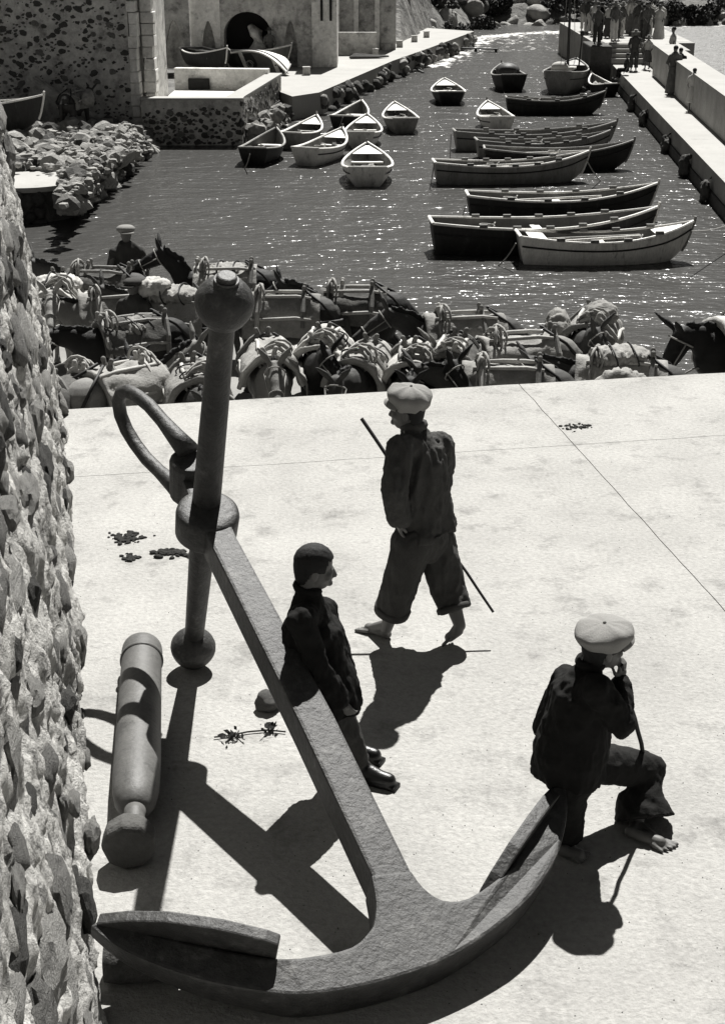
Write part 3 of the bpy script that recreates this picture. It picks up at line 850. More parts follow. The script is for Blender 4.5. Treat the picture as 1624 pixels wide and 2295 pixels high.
# small boats, stern towards the camera (bow heading 60..110 degrees)
small = [
 (823, 398, 90, 1.36, 2.9, M_wood_w, M_wood_w, 'pale rowing boat with its stern square to the camera, nearest of the left cluster', True),
 (594, 356, 79, 1.12, 2.6, M_wood_d, M_wood_m, 'dark hulled rowing boat at the left end of the cluster', False),
 (680, 322, 74, 1.08, 2.6, M_wood_m, M_wood_w, 'grey rowing boat with white rails tucked behind the dark leftmost boat', True),
 (727, 356, 70, 1.15, 2.8, M_wood_w, M_wood_w, 'white rowing boat with planks lying inside, middle of the left cluster', True),
 (815, 320, 86, 1.15, 2.7, M_wood_w, M_wood_w, 'pale rowing boat directly behind the nearest one of the cluster', True),
 (788, 283, 76, 1.1, 2.6, M_wood_d, M_wood_w, 'dark rowing boat with white rail at the back of the cluster', False),
 (895, 288, 96, 1.15, 2.7, M_wood_m, M_wood_w, 'grey rowing boat with white rail, rightmost of the left cluster', True),
 (1002, 226, 92, 1.3, 2.9, M_wood_d, M_wood_w, 'lone dark sterned rowing boat in mid harbour near the left quay', True),
 (1106, 285, 95, 1.15, 2.7, M_wood_w, M_wood_w, 'small all-white rowing boat moored right of mid harbour', True),
 (1345, 211, 104, .92, 1.9, M_wood_d, M_wood_w, 'small dark dinghy with white rim tied beside the mole wall', False)]
for px, py, hd, B, L, hm, rm, lab, fd in small:
    boat('rowing_boat', L, B, .52, place(px, py), R(hd), hm, rm, M_wood_in if hm is not M_wood_w else M_wood_m, lab, GL, .72, 2, fd)
# long boats on the right
longb = [
 (1352, 585, 3, 1.18, 3.3, M_wood_w, M_wood_w, 'white rowing boat in front of the moored row, oar laid inside', True, 2, 4, .60),
 (1216, 560, 4, 1.3, 4.5, M_wood_d, M_wood_w, 'long black rowing boat behind the white one, bright thwarts', False, 0, 5, .7),
 (1256, 490, 2, 1.22, 4.15, M_wood_d, M_wood_w, 'long dark rowing boat with a plank inside, third from the front', False, 1, 4, .62),
 (1144, 408, 5, 1.12, 3.9, M_wood_m, M_wood_w, 'grey rowing boat with ribbed side and raised bow in the middle group', False, 1, 5, .6),
 (1248, 378, -2, 1.1, 3.9, M_wood_d, M_wood_m, 'dark rowing boat partly hidden behind the grey ribbed one', False, 1, 0, .6),
 (1215, 352, 5, 1.1, 3.75, M_wood_m, M_wood_m, 'grey rowing boat squeezed between two others in the middle group', False, 0, 5, .55),
 (1197, 333, 5, 1.15, 4.75, M_wood_m, M_wood_m, 'long grey rowing boat at the back of the middle group, bow raised right', False, 0, 4, .6),
 (1242, 255, 0, 1.1, 3.35, M_wood_d, M_wood_m, 'long black rowing boat lying alone below the masted boat', False, 0, 3, .62)]
for px, py, hd, B, L, hm, rm, lab, fd, oa, cl, Dp in longb:
    boat('rowing_boat', L, B, Dp, place(px, py), R(hd), hm, rm, M_wood_in, lab, GR, .6, 3, fd, oa, True, cl)
# masted boat and its neighbour
mbt = boat('sailing_boat', 3.9, 1.75, 1.0, place(1268, 200), R(72), M_wood_m, M_wood_m, M_wood_in, 'broad wooden boat with a tall bare mast near the stone block', 'larger boats at the mole', .6, 3, True, 0, True, 0)
mbt.location.z = ZW
g = MB(); g.tube([(.1, 0, .1), (.0, .02, 3.0), (-.05, .05, 7.2)], [.065, .055, .03], 8); g.build('mast', M_wood_d, mbt)
g = MB(); g.tube([(.9, -.3, .5), (1.1, -.35, 2.1)], [.04, .03], 6); g.ell((1.1, -.35, 2.15), (.09, .09, .13)); g.build('mooring_post', M_wood_d, mbt)
g = MB(); g.box((-.9, 0, .92), (.9, .9, .12)); g.ell((-1.2, .1, 1.0), (.3, .35, .2)); g.build('folded_sail', M_canvas, mbt, smooth=True)
for dx in (-1.6, 1.7):
    g = MB(); g.tube([(dx, 0, 1.0), (-.04, .04, 6.6)], .012, 4); g.build('stay', M_rope, mbt)
cab = boat('rowing_boat', 2.7, 1.4, .75, place(1136, 198), R(95), M_wood_d, M_wood_m, M_wood_in, 'squat dark boat with a heap of gear inside, left of the masted boat', 'larger boats at the mole', .75, 2, True)
g = MB(); g.ell((.1, 0, .72), (.75, .5, .3)); g.ell((-.5, .1, .75), (.35, .4, .28)); g.build('gear_heap', M_wood_d, cab, smooth=True)
# boats hauled out on the left shore and behind the bastion
boat('rowing_boat', 3.6, 1.5, .62, G(468, 162, zq2) + V((0, .2, .12)), R(-62), M_wood_d, M_wood_w, M_wood_in, 'dark boat with white rail hauled out behind the bastion, bow to camera', 'boats hauled ashore', .7, 2, False, floats=False)
boat('rowing_boat', 4.2, 1.4, .6, G(540, 160, zq2) + V((0, .6, .12)), R(-20), M_wood_d, M_wood_m, M_wood_in, 'dark boat lying ashore behind the bastion below the archway', 'boats hauled ashore', .7, 2, False, 1, floats=False)
boat('rowing_boat', 3.2, 1.3, .5, G(588, 162, zq2) + V((.2, .0, .55)), R(-40), M_wood_w, M_wood_w, M_wood_in, 'white striped boat tilted on its side ashore by the bastion end', 'boats hauled ashore', .7, 2, False, roll=R(120), floats=False)
boat('rowing_boat', 4.4, 1.7, .75, V((-11.0, 40.6, ZQ + .35)), R(-14), M_wood_d, M_wood_w, M_wood_in, 'boat with white rail propped on the left shore in front of the ruin', 'boats hauled ashore', .75, 2, True, floats=False)
for i, dx in enumerate((-.9, .9)):
    p = V((-11.0 + dx, 40.6 - dx * .25, ZQ)); mb = MB(); mb.box((0, 0, .16), (.3, 1.2, .32)); o = mb.build('boat_prop', M_rock_d, bevel=.03); o.location = p
    tag(o, ('dark block under the stern of the white-railed boat ashore', 'dark block under the bow of the white-railed boat ashore')[i], 'block')
# dinghy lying on the left quay in front of the far house
boat('rowing_boat', 2.4, 1.0, .45, G(870, 74, zq2) + V((0, .6, .08)), R(5), M_wood_d, M_wood_m, M_wood_in, 'small dark boat lying on the far end of the left quay', 'boats hauled ashore', .7, 2, floats=False)

# mooring ropes and fenders along the mole
for i, (a, za, b, zb, lab) in enumerate((((1010, 300), ZW + .7, (1008, 355), ZW, 'mooring line dropping from the back grey boat stern'), ((972, 368), ZW + .6, (962, 425), ZW, 'mooring line dropping from the ribbed grey boat stern'),
        ((1042, 462), ZW + .7, (1030, 500), ZW, 'mooring line at the stern of the third long boat'), ((1155, 545), ZW + .5, (1115, 596), ZW, 'mooring line at the stern of the front white boat'),
        ((560, 345), ZW + .5, (548, 378), ZW, 'pale mooring line at the dark leftmost boat'), ((768, 262), ZW + .5, (755, 295), ZW, 'pale mooring line at the back dark boat of the cluster'),
        ((1548, 518), ZW + .8, (1640, 500), ZM - .3, 'slack rope from the front white boat bow to the mole'), ((1315, 360), ZW + .8, (1345, 405), ZW, 'rope trailing from the ribbed boat bow into the water'))):
    rope('mooring_rope', G(*a, za), G(*b, zb), .05, .014, lab)
for i, (px, py) in enumerate(((1467, 300), (1507, 350), (1550, 400), (1408, 215), (1432, 245), (1616, 470))):
    p = G(px, py, ZM - .25); p.z = ZM - .42; p.x = mxl(p.y) - .1
    mb = MB(); pth = [V((0, .32 * math.cos(a * .5236), .26 * math.sin(a * .5236))) for a in range(12)]
    mb.ell((0, 0, -.1), (.13, .26, .24)); mb.ell((-.02, .2, -.35), (.1, .16, .2)); mb.cap((-.02, 0, .1), (.3, .03, .27), .035, .03, 6); mb.cap((-.05, -.1, -.25), (-.1, -.2, -.7), .05, .03, 6)
    o = mb.build('rope_fender', M_rock_d, smooth=True); remesh(o, .03, 2); rough_up(o, .09, 4, (1, 1, 1), i * 2.0); o.location = p; o.rotation_euler.x = .4 * math.sin(i * 2.1)
    tag(o, ('dark rope fender hanging mid-way along the mole side', 'dark rope fender hanging by the middle boats on the mole', 'dark rope fender hanging on the mole above the third long boat', 'dark rope fender farthest along the mole side', 'dark rope fender next to the farthest one on the mole', 'dark rope fender on the mole at the right picture edge')[i], 'fender', 'rope fenders on the mole side')
# ================================================================ the anchor
aB = G(433, 1452, .14); aT = D(503, 680, 6.6)
an = (aT - aB).normalized(); cr_ = G(868, 2090, .19)
aM = aB + an * (cr_ - aB).dot(an); as_ = (cr_ - aM).normalized(); aa = an.cross(as_)
def AL(s, a, n): return aM + as_ * s + aa * a + an * n
AMX = Matrix((as_, aa, an)).transposed()
base = G(868, 2090, 0)
anc = empty('anchor', base); tag(anc, 'huge rusted iron anchor with upright stock, boys leaning and sitting on it', 'anchor')
def lathe(mb, prof, o, axis, seg=28, up=V((0, 0, 1))):
    x, y, d = rotframe(axis, up); pts = []; n = len(prof)
    for t, r in prof:
        for k in range(seg):
            a = 2 * math.pi * k / seg; pts.append(o + d * t + (x * math.cos(a) + y * math.sin(a)) * r)
    fs = [(i * seg + k, i * seg + (k + 1) % seg, (i + 1) * seg + (k + 1) % seg, (i + 1) * seg + k) for i in range(n - 1) for k in range(seg)]
    fs += [tuple(range(seg - 1, -1, -1)), tuple((n - 1) * seg + k for k in range(seg))]
    mb.add(pts, fs)
SLn = (aT - aB).length
mb = MB(); lathe(mb, [(.05, .056), (.3, .06), (SLn * .46, .078), (SLn * .75, .07), (SLn - .1, .062), (SLn - .09, .072), (SLn - .05, .072)], aB, an)
stock = mb.build('stock', M_iron, anc, origin=base, smooth=True)
for c, r, dr in ((aB, .132, -1), (aT, .142, 1)):
    pr_ = [(-r * math.cos(t * math.pi / 14), max(.002, r * math.sin(t * math.pi / 14) * (1.0 + .03 * math.sin(t)))) for t in range(0, 15)]
    mb = MB(); lathe(mb, pr_, c, an); o = mb.build('ball', M_iron, anc, origin=base, smooth=True)
mb = MB(); lathe(mb, [(.12, .062), (.139, .062), (.14, .05), (.158, .048), (.162, .04)], aT, an, 20); mb.build('stock_tenon', M_iron, anc, origin=base, bevel=.002)
OUT = [(2.285, -1.18), (2.45, -1.07), (2.65, -.84), (2.801, -.585), (2.853, -.46), (2.885, -.268), (2.893, -.069), (2.879, .145), (2.818, .386), (2.712, .63), (2.55, .85), (2.37, 1.0), (2.22, 1.08)]
INN = [(2.2, 1.02), (2.33, .87), (2.501, .673), (2.571, .58), (2.643, .366), (2.62, .25), (2.54, .195), (2.45, .176), (2.42, .0), (2.55, -.03), (2.63, -.07), (2.663, -.1), (2.714, -.202), (2.705, -.374), (2.664, -.531), (2.50, -.81), (2.33, -1.05), (2.27, -1.13)]
def cr_spline(pts, n=4):
    out = []
    for i in range(len(pts) - 1):
        p0, p1, p2, p3 = [V((*pts[min(max(j, 0), len(pts) - 1)], 0)) for j in (i - 1, i, i + 1, i + 2)]
        for k in range(n):
            t = k / n; q = .5 * ((2 * p1) + (p2 - p0) * t + (2 * p0 - 5 * p1 + 4 * p2 - p3) * t * t + (3 * p1 - p0 - 3 * p2 + p3) * t ** 3)
            out.append((q.x, q.y))
    return out + [pts[-1]]
poly = cr_spline(OUT, 5) + cr_spline(INN[:8], 3) + cr_spline(INN[8:], 3)
def thick(s, a): return .1 if abs(a - .03) < .5 else .1 - .05 * (abs(a - .03) - .5) / .62
n_ = len(poly); mb = MB()
mb.add([AL(s, a, -thick(s, a)) for s, a in poly] + [AL(s, a, thick(s, a)) for s, a in poly],
       [tuple(range(n_)), tuple(range(2 * n_ - 1, n_ - 1, -1))] + [(i, n_ + i, n_ + (i + 1) % n_, (i + 1) % n_) for i in range(n_)])
arms = mb.build('arms', M_iron, anc, origin=base, bevel=.014)
def beam(name, secs, m=M_iron, bevel=.016):
    # secs: (s, a_left, a_right, n_half)
    mb = MB(); pts = []
    for s, a0, a1, h in secs: pts += [AL(s, a0, -h), AL(s, a1, -h), AL(s, a1, h), AL(s, a0, h)]
    k = len(secs); fs = [(3, 2, 1, 0), tuple(4 * (k - 1) + i for i in range(4))]
    for i in range(k - 1):
        for j in range(4): fs.append((4 * i + j, 4 * i + (j + 1) % 4, 4 * i + 4 + (j + 1) % 4, 4 * i + 4 + j))
    mb.add(pts, fs); return mb.build(name, m, anc, origin=base, bevel=bevel)
beam('shank', [(-.26, -.07, .07, .075), (.0, -.078, .078, .085), (.3, -.07, .078, .088), (1.55, -.018, .155, .094), (2.5, .006, .176, .097)])
mb = MB(); lathe(mb, [(-.09, .13), (-.085, .155), (-.07, .168), (.06, .172), (.085, .166), (.098, .15), (.103, .12)], AL(.07, -.012, 0), an, 36); mb.build('eye_boss', M_iron, anc, origin=base, smooth=True)
mb = MB(); lathe(mb, [(-.13, .10), (.12, .115), (.14, .10)], AL(-.30, -.005, 0), an, 18); mb.build('shank_head', M_iron, anc, origin=base, smooth=False, bevel=.01)
mb = MB(); lathe(mb, [(-.2, .045), (.2, .045), (.215, .03)], AL(-.38, -.02, 0), an, 14); mb.build('shackle_pin', M_iron, anc, origin=base, bevel=.004)
P0 = (-.38, -.02); P1 = (-1.05, -.22)
loop = []
prof_ = [(-.06, .165), (.12, .175), (.32, .19), (.52, .20), (.70, .18), (.84, .145), (.94, .085), (.985, 0)]
prof_ += [(k, -w) for k, w in reversed(prof_[:-1])]
for k, w in prof_: loop.append(AL(P0[0] + (P1[0] - P0[0]) * k, P0[1] + (P1[1] - P0[1]) * k, w))
mb = MB(); rr_ = [.065, .052] + [.040] * (len(loop) - 4) + [.052, .065]
mb.tube(loop, rr_, 14, up=aa); mb.build('shackle', M_iron, anc, origin=base, smooth=True)
for s_, A, Bp in ((-1, (2.66, -.51), (2.30, -1.12)), (1, (2.60, .45), (2.215, .985))):
    A = V((A[0], A[1])); Bp = V((Bp[0], Bp[1])); d = (Bp - A); nl = V((-d.y, d.x)).normalized()
    if nl.x > 0: nl = -nl
    out = [(0, .19), (.08, .205), (.35, .21), (.65, .18), (.88, .12), (1.05, .05)] if s_ < 0 else [(0, .05), (.12, .10), (.35, .145), (.65, .14), (.88, .11), (1.05, .05)]
    out = out + [(t, -w) for t, w in reversed(out)]
    mb = MB(); pts = []
    for o_ in ((-.012, .042) if s_ < 0 else (-.055, .004)):
        for t, w in out:
            q2 = A + d * t + nl * o_; pts.append(AL(q2.x, q2.y, w * (1.0)))
    k = len(out); mb.add(pts, [tuple(range(k)), tuple(range(2 * k - 1, k - 1, -1))] + [(i, k + i, k + (i + 1) % k, (i + 1) % k) for i in range(k)])
    mb.build('fluke', M_iron, anc, origin=base, bevel=.008)

# ---- old cannon barrel by the wall
g0 = V((-1.315, 7.45, .128)); g1 = V((-1.05, 5.3, .128)); gd = (g1 - g0).normalized(); gb = V((g0.x, g0.y, 0))
gun = empty('cannon', gb); tag(gun, 'old iron cannon barrel lying on the paving along the rubble wall', 'cannon')
mb = MB(); lathe(mb, [(.03, .055), (.0, .06), (0, .108), (.012, .118), (.05, .121), (.13, .117), (.6, .119), (1.3, .122), (1.5, .118), (1.6, .104), (1.66, .08), (1.69, .05)], g0, gd, 40); mb.build('barrel', M_gun, gun, origin=gb, smooth=True)
mb = MB(); lathe(mb, [(.13, .116), (.138, .126), (.155, .127), (.165, .117)], g0, gd, 40); mb.build('muzzle_ring', M_gun, gun, origin=gb, smooth=True)
mb = MB(); lathe(mb, [(1.68, .055), (1.72, .05), (1.80, .049), (1.87, .052)], g0, gd, 24); mb.build('neck', M_gun, gun, origin=gb, smooth=True)
mb = MB(); lathe(mb, [(1.86, .06), (1.865, .115), (1.885, .128), (1.95, .132), (1.985, .126), (2.0, .10), (2.005, .04)], g0 + V((-.02, 0, 0)), gd, 9); o = mb.build('cascabel_knob', M_rock_d, gun, origin=gb, bevel=.012)
g0s = UV(0, 0)
# ---- stray stone block behind the fluke shadow
p = G(325, 2190, 0); mb = MB(); lathe(mb, [(-.17, .03), (-.165, .075), (-.1, .088), (.1, .085), (.15, .06), (.165, .02)], p + V((0, 0, .084)), V((1, .1, 0)), 20)
tag(mb.build('stone_roller', M_stone_d, origin=None, smooth=True), 'short dark rounded stone cylinder by the wall below the anchor fluke', 'stone')

# ---- droppings, stone and twig on the paving
rd = random.Random(77)
def heap(cx, cy, w, h, n, smin, smax, name, lab, cat, m):
    c = G(cx, cy); o = empty(name, c); tag(o, lab, cat)
    for i in range(n):
        p = G(cx + rd.gauss(0, w), cy + rd.gauss(0, h)); s_ = rd.uniform(smin, smax)
        q_ = link('lump', stone_var(rd.randrange(9), m), o); q_.location = p - c + V((0, 0, s_ * .35)); q_.scale = (s_ * 1.4, s_, s_ * .6); q_.rotation_euler = (0, 0, rd.random() * 6)
heap(285, 1208, 16, 6, 80, .006, .022, 'mule_droppings', 'scattered dark mule droppings nearest the wall on the paving', 'droppings', M_dung)
heap(291, 1251, 9, 3.5, 40, .006, .02, 'mule_droppings', 'small dark clump of droppings below the larger scatter', 'droppings', M_dung)
heap(388, 1240, 18, 4, 70, .008, .026, 'mule_droppings', 'long dark row of droppings beside the anchor stock', 'droppings', M_dung)
heap(1290, 958, 22, 5, 40, .004, .018, 'mule_droppings', 'thin dark smear of trodden droppings near the slab joint at right', 'droppings', M_dung)
o = link('loose_stone', with_mat(stone_mesh('ls', 9.2, 3, .3), M_stone)); o.location = G(602, 1588) + V((0, 0, .05)); o.scale = (.085, .07, .065); o.rotation_euler = (.2, .1, .4)
tag(o, 'loose grey stone on the paving left of the anchor shank', 'stone')
tw = empty('twig', G(565, 1645)); tag(tw, 'dry twig with dark leaves lying left of the anchor shank', 'twig'); to = tw.location.copy()
mb = MB(); pth = [G(x, y, .012) for x, y in ((480, 1652), (515, 1648), (555, 1640), (600, 1636), (640, 1640))]; mb.tube(pth, .005, 5); mb.tube([G(530, 1646, .012), G(548, 1658, .02)], .004, 4); mb.build('stem', M_bark, tw, origin=to)
mb = MB()
for i in range(46):
    c = G(*(rd.choice(((516, 1652), (598, 1638), (612, 1634), (520, 1648)))), .02) + V((rd.gauss(0, .022), rd.gauss(0, .022), rd.uniform(-.01, .03)))
    a = V((rd.gauss(0, 1), rd.gauss(0, 1), rd.gauss(0, .6))).normalized() * .022; b = a.orthogonal().normalized() * .011
    mb.add([c - a, c + b, c + a, c - b], [(0, 1, 2, 3)])
mb.build('leaves', M_leaf, tw, origin=to)
# scattered grit on the paving: far too many to count
mb = MB()
for i in range(500):
    x = rd.uniform(170, 1620); y = rd.uniform(930, 2290); c = G(x, y, .002); r_ = rd.choice((.002, .003, .004)) 
    if x < 260 and y > 1400: continue
    mb.add([c + V((r_, 0, -.002)), c + V((0, r_, -.002)), c + V((-r_, 0, -.002)), c + V((0, -r_, -.002)), c + V((0, 0, r_ * .8))], [(0, 1, 4), (1, 2, 4), (2, 3, 4), (3, 0, 4)])
struct(mb.build('grit', M_stone_d), 'stuff')
# ================================================================ people
def basis(f, up):
    f = f.normalized(); r = f.cross(up).normalized(); u = r.cross(f).normalized()
    return r, f, u
def head_mb(mb, c, f, up, s=1.0, nk=None):
    r, f, u = basis(f, up); M = Matrix((r, f, u)).transposed()
    P = lambda x, y, z: c + r * x * s + f * y * s + u * z * s
    E = lambda p, rr: mb.ell(P(*p), [q * s for q in rr], M, 14, 10)
    E((0, -.012, .035), (.076, .097, .088)); E((0, .02, -.02), (.064, .075, .09)); E((0, .045, -.07), (.045, .045, .045))
    E((0, .078, .012), (.045, .016, .012)); E((0, .094, -.078), (.02, .018, .018))
    mb.cap(P(0, .088, .012), P(0, .112, -.03), .009 * s, .014 * s, 8); E((0, .104, -.034), (.017, .012, .010))
    E((0, .09, -.052), (.022, .014, .006)); E((0, .088, -.063), (.019, .014, .007))
    for k in (-1, 1):
        E((k * .076, -.012, -.012), (.010, .020, .033)); E((k * .045, .065, -.02), (.022, .022, .022)); E((k * .03, .082, .0), (.014, .010, .009))
    mb.cap(P(0, -.02, -.05), nk, .052 * s, .054 * s)
def foot_mb(mb, an_, heel, toe, s=1.0, toes=True, side=1):
    d = (toe - heel); L_ = d.length; d = d.normalized(); up = V((0, 0, 1)); r = d.cross(up).normalized()
    u = r.cross(d)
    mb.cap(heel + u * .028 * s + d * .02, heel + d * L_ * .68 + u * .026 * s, .030 * s, .032 * s, 10)
    mb.cap(an_, heel + u * .032 * s + d * .03, .036 * s, .032 * s, 10)
    mb.cap(an_ + d * .01, heel + d * L_ * .66 + u * .024 * s, .034 * s, .026 * s, 10)
    for k in range(5):
        off = (k - 2) * .0185 * s * side; ln = (.99, 1.0, .96, .91, .84)[k] if side > 0 else (.84, .91, .96, 1.0, .99)[k]
        big = (k == 0) if side > 0 else (k == 4)
        rr = .0115 * s if big else .0078 * s
        a = heel + d * L_ * .60 + r * off * .9 + u * .020 * s; b = heel + d * (L_ * ln - .008 * s) + r * off * 1.32 + u * .010 * s
        mb.cap(a, b, .013 * s, rr, 8)
def hand_mb(mb, wrist, palm_dir, back, s=1.0, curl=60, thumb_side=1, spread=.1):
    # palm from the wrist, five fingers of different length bending away from 'back'
    d = palm_dir.normalized(); b = (back - d * back.dot(d)).normalized(); r = d.cross(b)
    c = wrist + d * .045 * s
    mb.cap(wrist, c, .022 * s, .026 * s, 10); 
    for k, (ln, o) in enumerate(((.068, -.028), (.076, -.009), (.070, .010), (.055, .027))):
        rt = wrist + d * .082 * s + r * o * s; mb.cap(wrist + d * .03 * s + r * o * .7 * s, rt, .013 * s, .011 * s, 8)
        dd = (d + r * o * spread * 10).normalized(); p = rt
        for j in range(3):
            ang = R(curl * (.55, .9, .7)[j]); ax = dd.cross(-b).normalized() if dd.cross(-b).length > .01 else r
            dd = (Matrix.Rotation(ang, 3, ax) @ dd).normalized()
            q2 = p + dd * ln * s * (.45, .32, .25)[j]; mb.cap(p, q2, (.0098, .0092, .0085)[j] * s, (.0092, .0085, .0075)[j] * s, 8); p = q2
    t0 = wrist + d * .022 * s + r * -.024 * s * thumb_side; t1 = t0 + (d * .6 - r * thumb_side * .75 - b * .25).normalized() * .038 * s
    t2 = t1 + (d * .9 - r * thumb_side * .05 - b * .5).normalized() * .032 * s
    mb.cap(t0, t1, .014 * s, .011 * s, 8); mb.cap(t1, t2, .0105 * s, .008 * s, 8)
def cap_obj(parent, org, c, f, up, s, m=M_cap, tilt=0.0, zs=1.0):
    r, f, u = basis(f, up); mb = MB(); pts = []; seg = 48
    prof = [(-.062, .083), (-.05, .094), (-.025, .112), (.0, .125), (.024, .129), (.046, .120), (.064, .098), (.076, .066), (.082, .032), (.083, .008)]
    for z, rad in prof:
        for k in range(seg):
            a = 2 * math.pi * k / seg; lob = 1 + .085 * noise.noise(V((math.cos(a) * 1.7, math.sin(a) * 1.7, z * 16 + c.x)))
            zz = z + (.022 * rad / .13) * noise.noise(V((math.cos(a) * 2.4, math.sin(a) * 2.4, z * 9 + 4 + c.x)))
            y_ = math.sin(a) * rad * 1.08 * lob
            pts.append(c + (r * math.cos(a) * rad * lob + f * (y_ + .012) + u * (zz * (zs if zz > 0 else 1) + tilt * y_)) * s)
    n = len(prof); fs = [(i * seg + k, i * seg + (k + 1) % seg, (i + 1) * seg + (k + 1) % seg, (i + 1) * seg + k) for i in range(n - 1) for k in range(seg)]
    fs += [tuple((n - 1) * seg + k for k in range(seg)), tuple(range(seg - 1, -1, -1))]; mb.add(pts, fs)
    o = mb.build('cap', m, parent, origin=org, smooth=True)
    br = MB(); pts = []; K = 14
    for lay in (0, 1):
        for i in range(K + 1):
            a = math.pi * (.14 + .72 * i / K)
            for rad, dz in ((.078, -.03), (.16, -.048 - .012 * abs(math.cos(a)))):
                pts.append(c + (r * math.cos(a) * (rad if rad < .1 else .108) + f * math.sin(a) * rad * 1.04 + u * (dz + lay * .009 + tilt * math.sin(a) * rad)) * s)
    W = 2 * (K + 1); fs = []
    for lay in (0, 1):
        for i in range(K):
            q_ = lay * W + 2 * i; fs.append((q_, q_ + 1, q_ + 3, q_ + 2))
    for i in range(K): fs.append((2 * i + 1, 2 * i + 3, W + 2 * i + 3, W + 2 * i + 1))
    br.add(pts, fs); br.build('peak', m, o, origin=org, smooth=True)
    bt = MB(); bt.ell(c + u * (.084 * zs) * s + f * .012 * s, (.009 * s,) * 3, None, 8, 5); bt.build('button', m, o, origin=org, smooth=True)
    return o
def hair_obj(parent, org, c, f, up, s, low=-.06, top=9.0):
    r, f, u = basis(f, up); M = Matrix((r, f, u)).transposed(); mb = MB(); seg, rg = 72, 48; pts = []; keep = {}
    for i in range(rg + 1):
        th = math.pi * i / rg * .97
        for k in range(seg):
            a = 2 * math.pi * k / seg; d = V((math.sin(th) * math.cos(a), math.sin(th) * math.sin(a), math.cos(th)))
            k_ = 1.0 + .02 * noise.noise(d * 6) + .012 * noise.noise(d * 26)
            sh_ = (math.sin(th) ** .45 / max(.05, math.sin(th)) if d.z < 0 else 1.0) * (1 - .18 * max(0, -d.z)); pts.append(V((d.x * sh_ * .0835 * k_, -.012 + d.y * sh_ * .1035 * k_, .035 + d.z * (.0955 if d.z > 0 else .14) * k_)))
    fs = []
    for i in range(rg):
        for k in range(seg):
            q = (k + 1) % seg; cz = (pts[i * seg + k] + pts[(i + 1) * seg + q]) / 2; cz.z += .008 * noise.noise(cz * 90)
            lim = -.088 if cz.y < -.05 else (-.088 + (cz.y + .05) / .02 * .10 if cz.y < -.03 else (.004 if cz.y < .034 else (.004 + (cz.y - .034) / .012 * .066 if cz.y < .046 else .07 + (cz.y - .046) * .2)))
            if cz.z > lim and cz.z < top: fs.append((i * seg + k, (i + 1) * seg + k, (i + 1) * seg + q, i * seg + q))
    mb.add([c + (M @ p) * s for p in pts], fs)
    return mb.build('hair', M_hair, parent, origin=org, smooth=True)
def limb_cloth(mb, a, b, c, r0, r1, r2, hem=True):
    mb.cap(a, b, r0, r1, 14); mb.cap(b, c, r1, r2, 14)

# ---------- the walking man
DY = .30
def J(x, y, Y): return D(x, y, Y + DY)
mo = G(945, 1438, 0)
man = empty('person', mo); tag(man, 'barefoot man walking in pale flat cap, dark jacket and rolled trousers', 'person')
hc = J(913, 921, 7.46); hf = V((-.93, .36, -.04)); hup = V((-.10, .05, 1))
nk = J(925, 968, 7.48); ch = J(945, 1035, 7.48); pv = J(948, 1195, 7.50)
lsh, rsh = J(899, 1003, 7.33), J(990, 1000, 7.64); lel, rel = J(884, 1092, 7.24), J(985, 1085, 7.80); lwr, rwr = J(893, 1162, 7.30), J(945, 1130, 7.86)
lhp, rhp = J(922, 1215, 7.40), J(975, 1212, 7.58); lkn, rkn = J(893, 1318, 7.42), J(1003, 1318, 7.53); lan, ran = J(866, 1408, 7.50), J(1030, 1402, 7.43)
b = MB(); head_mb(b, hc, hf, hup, .96, nk)
b.cap(nk, ch, .06, .12); b.cap(ch, pv, .13, .13, 14)
for q in ((lsh, lel, lwr), (rsh, rel, rwr)): b.cap(q[0], q[1], .05, .042); b.cap(q[1], q[2], .04, .028)
for q in ((lhp, lkn, lan), (rhp, rkn, ran)): b.cap(q[0], q[1], .08, .055); b.cap(q[1], q[2].lerp(q[1], .55), .052, .055); b.cap(q[1].lerp(q[2], .4), q[2], .052, .037)
hl = G(872, 1432, 0); foot_mb(b, lan + V((0, 0, .02)), hl, G(806, 1408, 0), 1.05, side=-1)
foot_mb(b, ran, J(1038, 1420, 7.40), G(1000, 1443, 0), 1.0, side=1)
hand_mb(b, rwr, V((-.6, .2, -.5)), V((.3, .8, .3)), 1.0, 75); hand_mb(b, lwr, V((.05, .35, -1)), V((-.8, -.3, 0)), 1.0, 25)
body = b.build('body', M_skin, man, origin=mo); remesh(body, .006, 2)
jk = MB(); jk.cap(nk + V((0, 0, .01)), ch, .072, .165, 18, .86, V((-.8, .6, 0))); jk.cap(lsh, rsh, .078, .080, 14)
hem = pv + V((0, 0, .03)); jk.tube([ch + V((0, 0, .10)), ch, ch.lerp(hem, .5), hem + V((0, 0, .08)), hem + V((.02, -.01, -.03))], [.14, .172, .182, .198, .212], 22, True, .80, V((-.8, .6, 0)))
limb_cloth(jk, lsh, lel, lwr.lerp(lel, .05), .080, .072, .062); limb_cloth(jk, rsh, rel, rwr.lerp(rel, .15), .080, .070, .058)
jk.cap(lwr, lwr + V((.06, .06, -.03)), .06, .05)
jo = jk.build('jacket', M_jack, man, origin=mo); remesh(jo, .010, 3); rough_up(jo, .026, 6.0, (1.5, 1.5, .40), 3, True); rough_up(jo, .005, 17, (1.2, 1.2, .6), 8, True)
cl = MB(); cl.tube([nk + V((math.cos(a) * .068, math.sin(a) * .068, .045 - .012 * math.sin(a))) for a in [i * math.pi / 9 for i in range(18)]], .02, 6, True, 1.5, closed=True); cl.build('collar', M_jack, jo, origin=mo, smooth=True)
tr_ = MB(); tr_.cap(pv + V((0, 0, .06)), pv + V((0, 0, -.02)), .165, .17, 18, .86, V((-.8, .6, 0)))
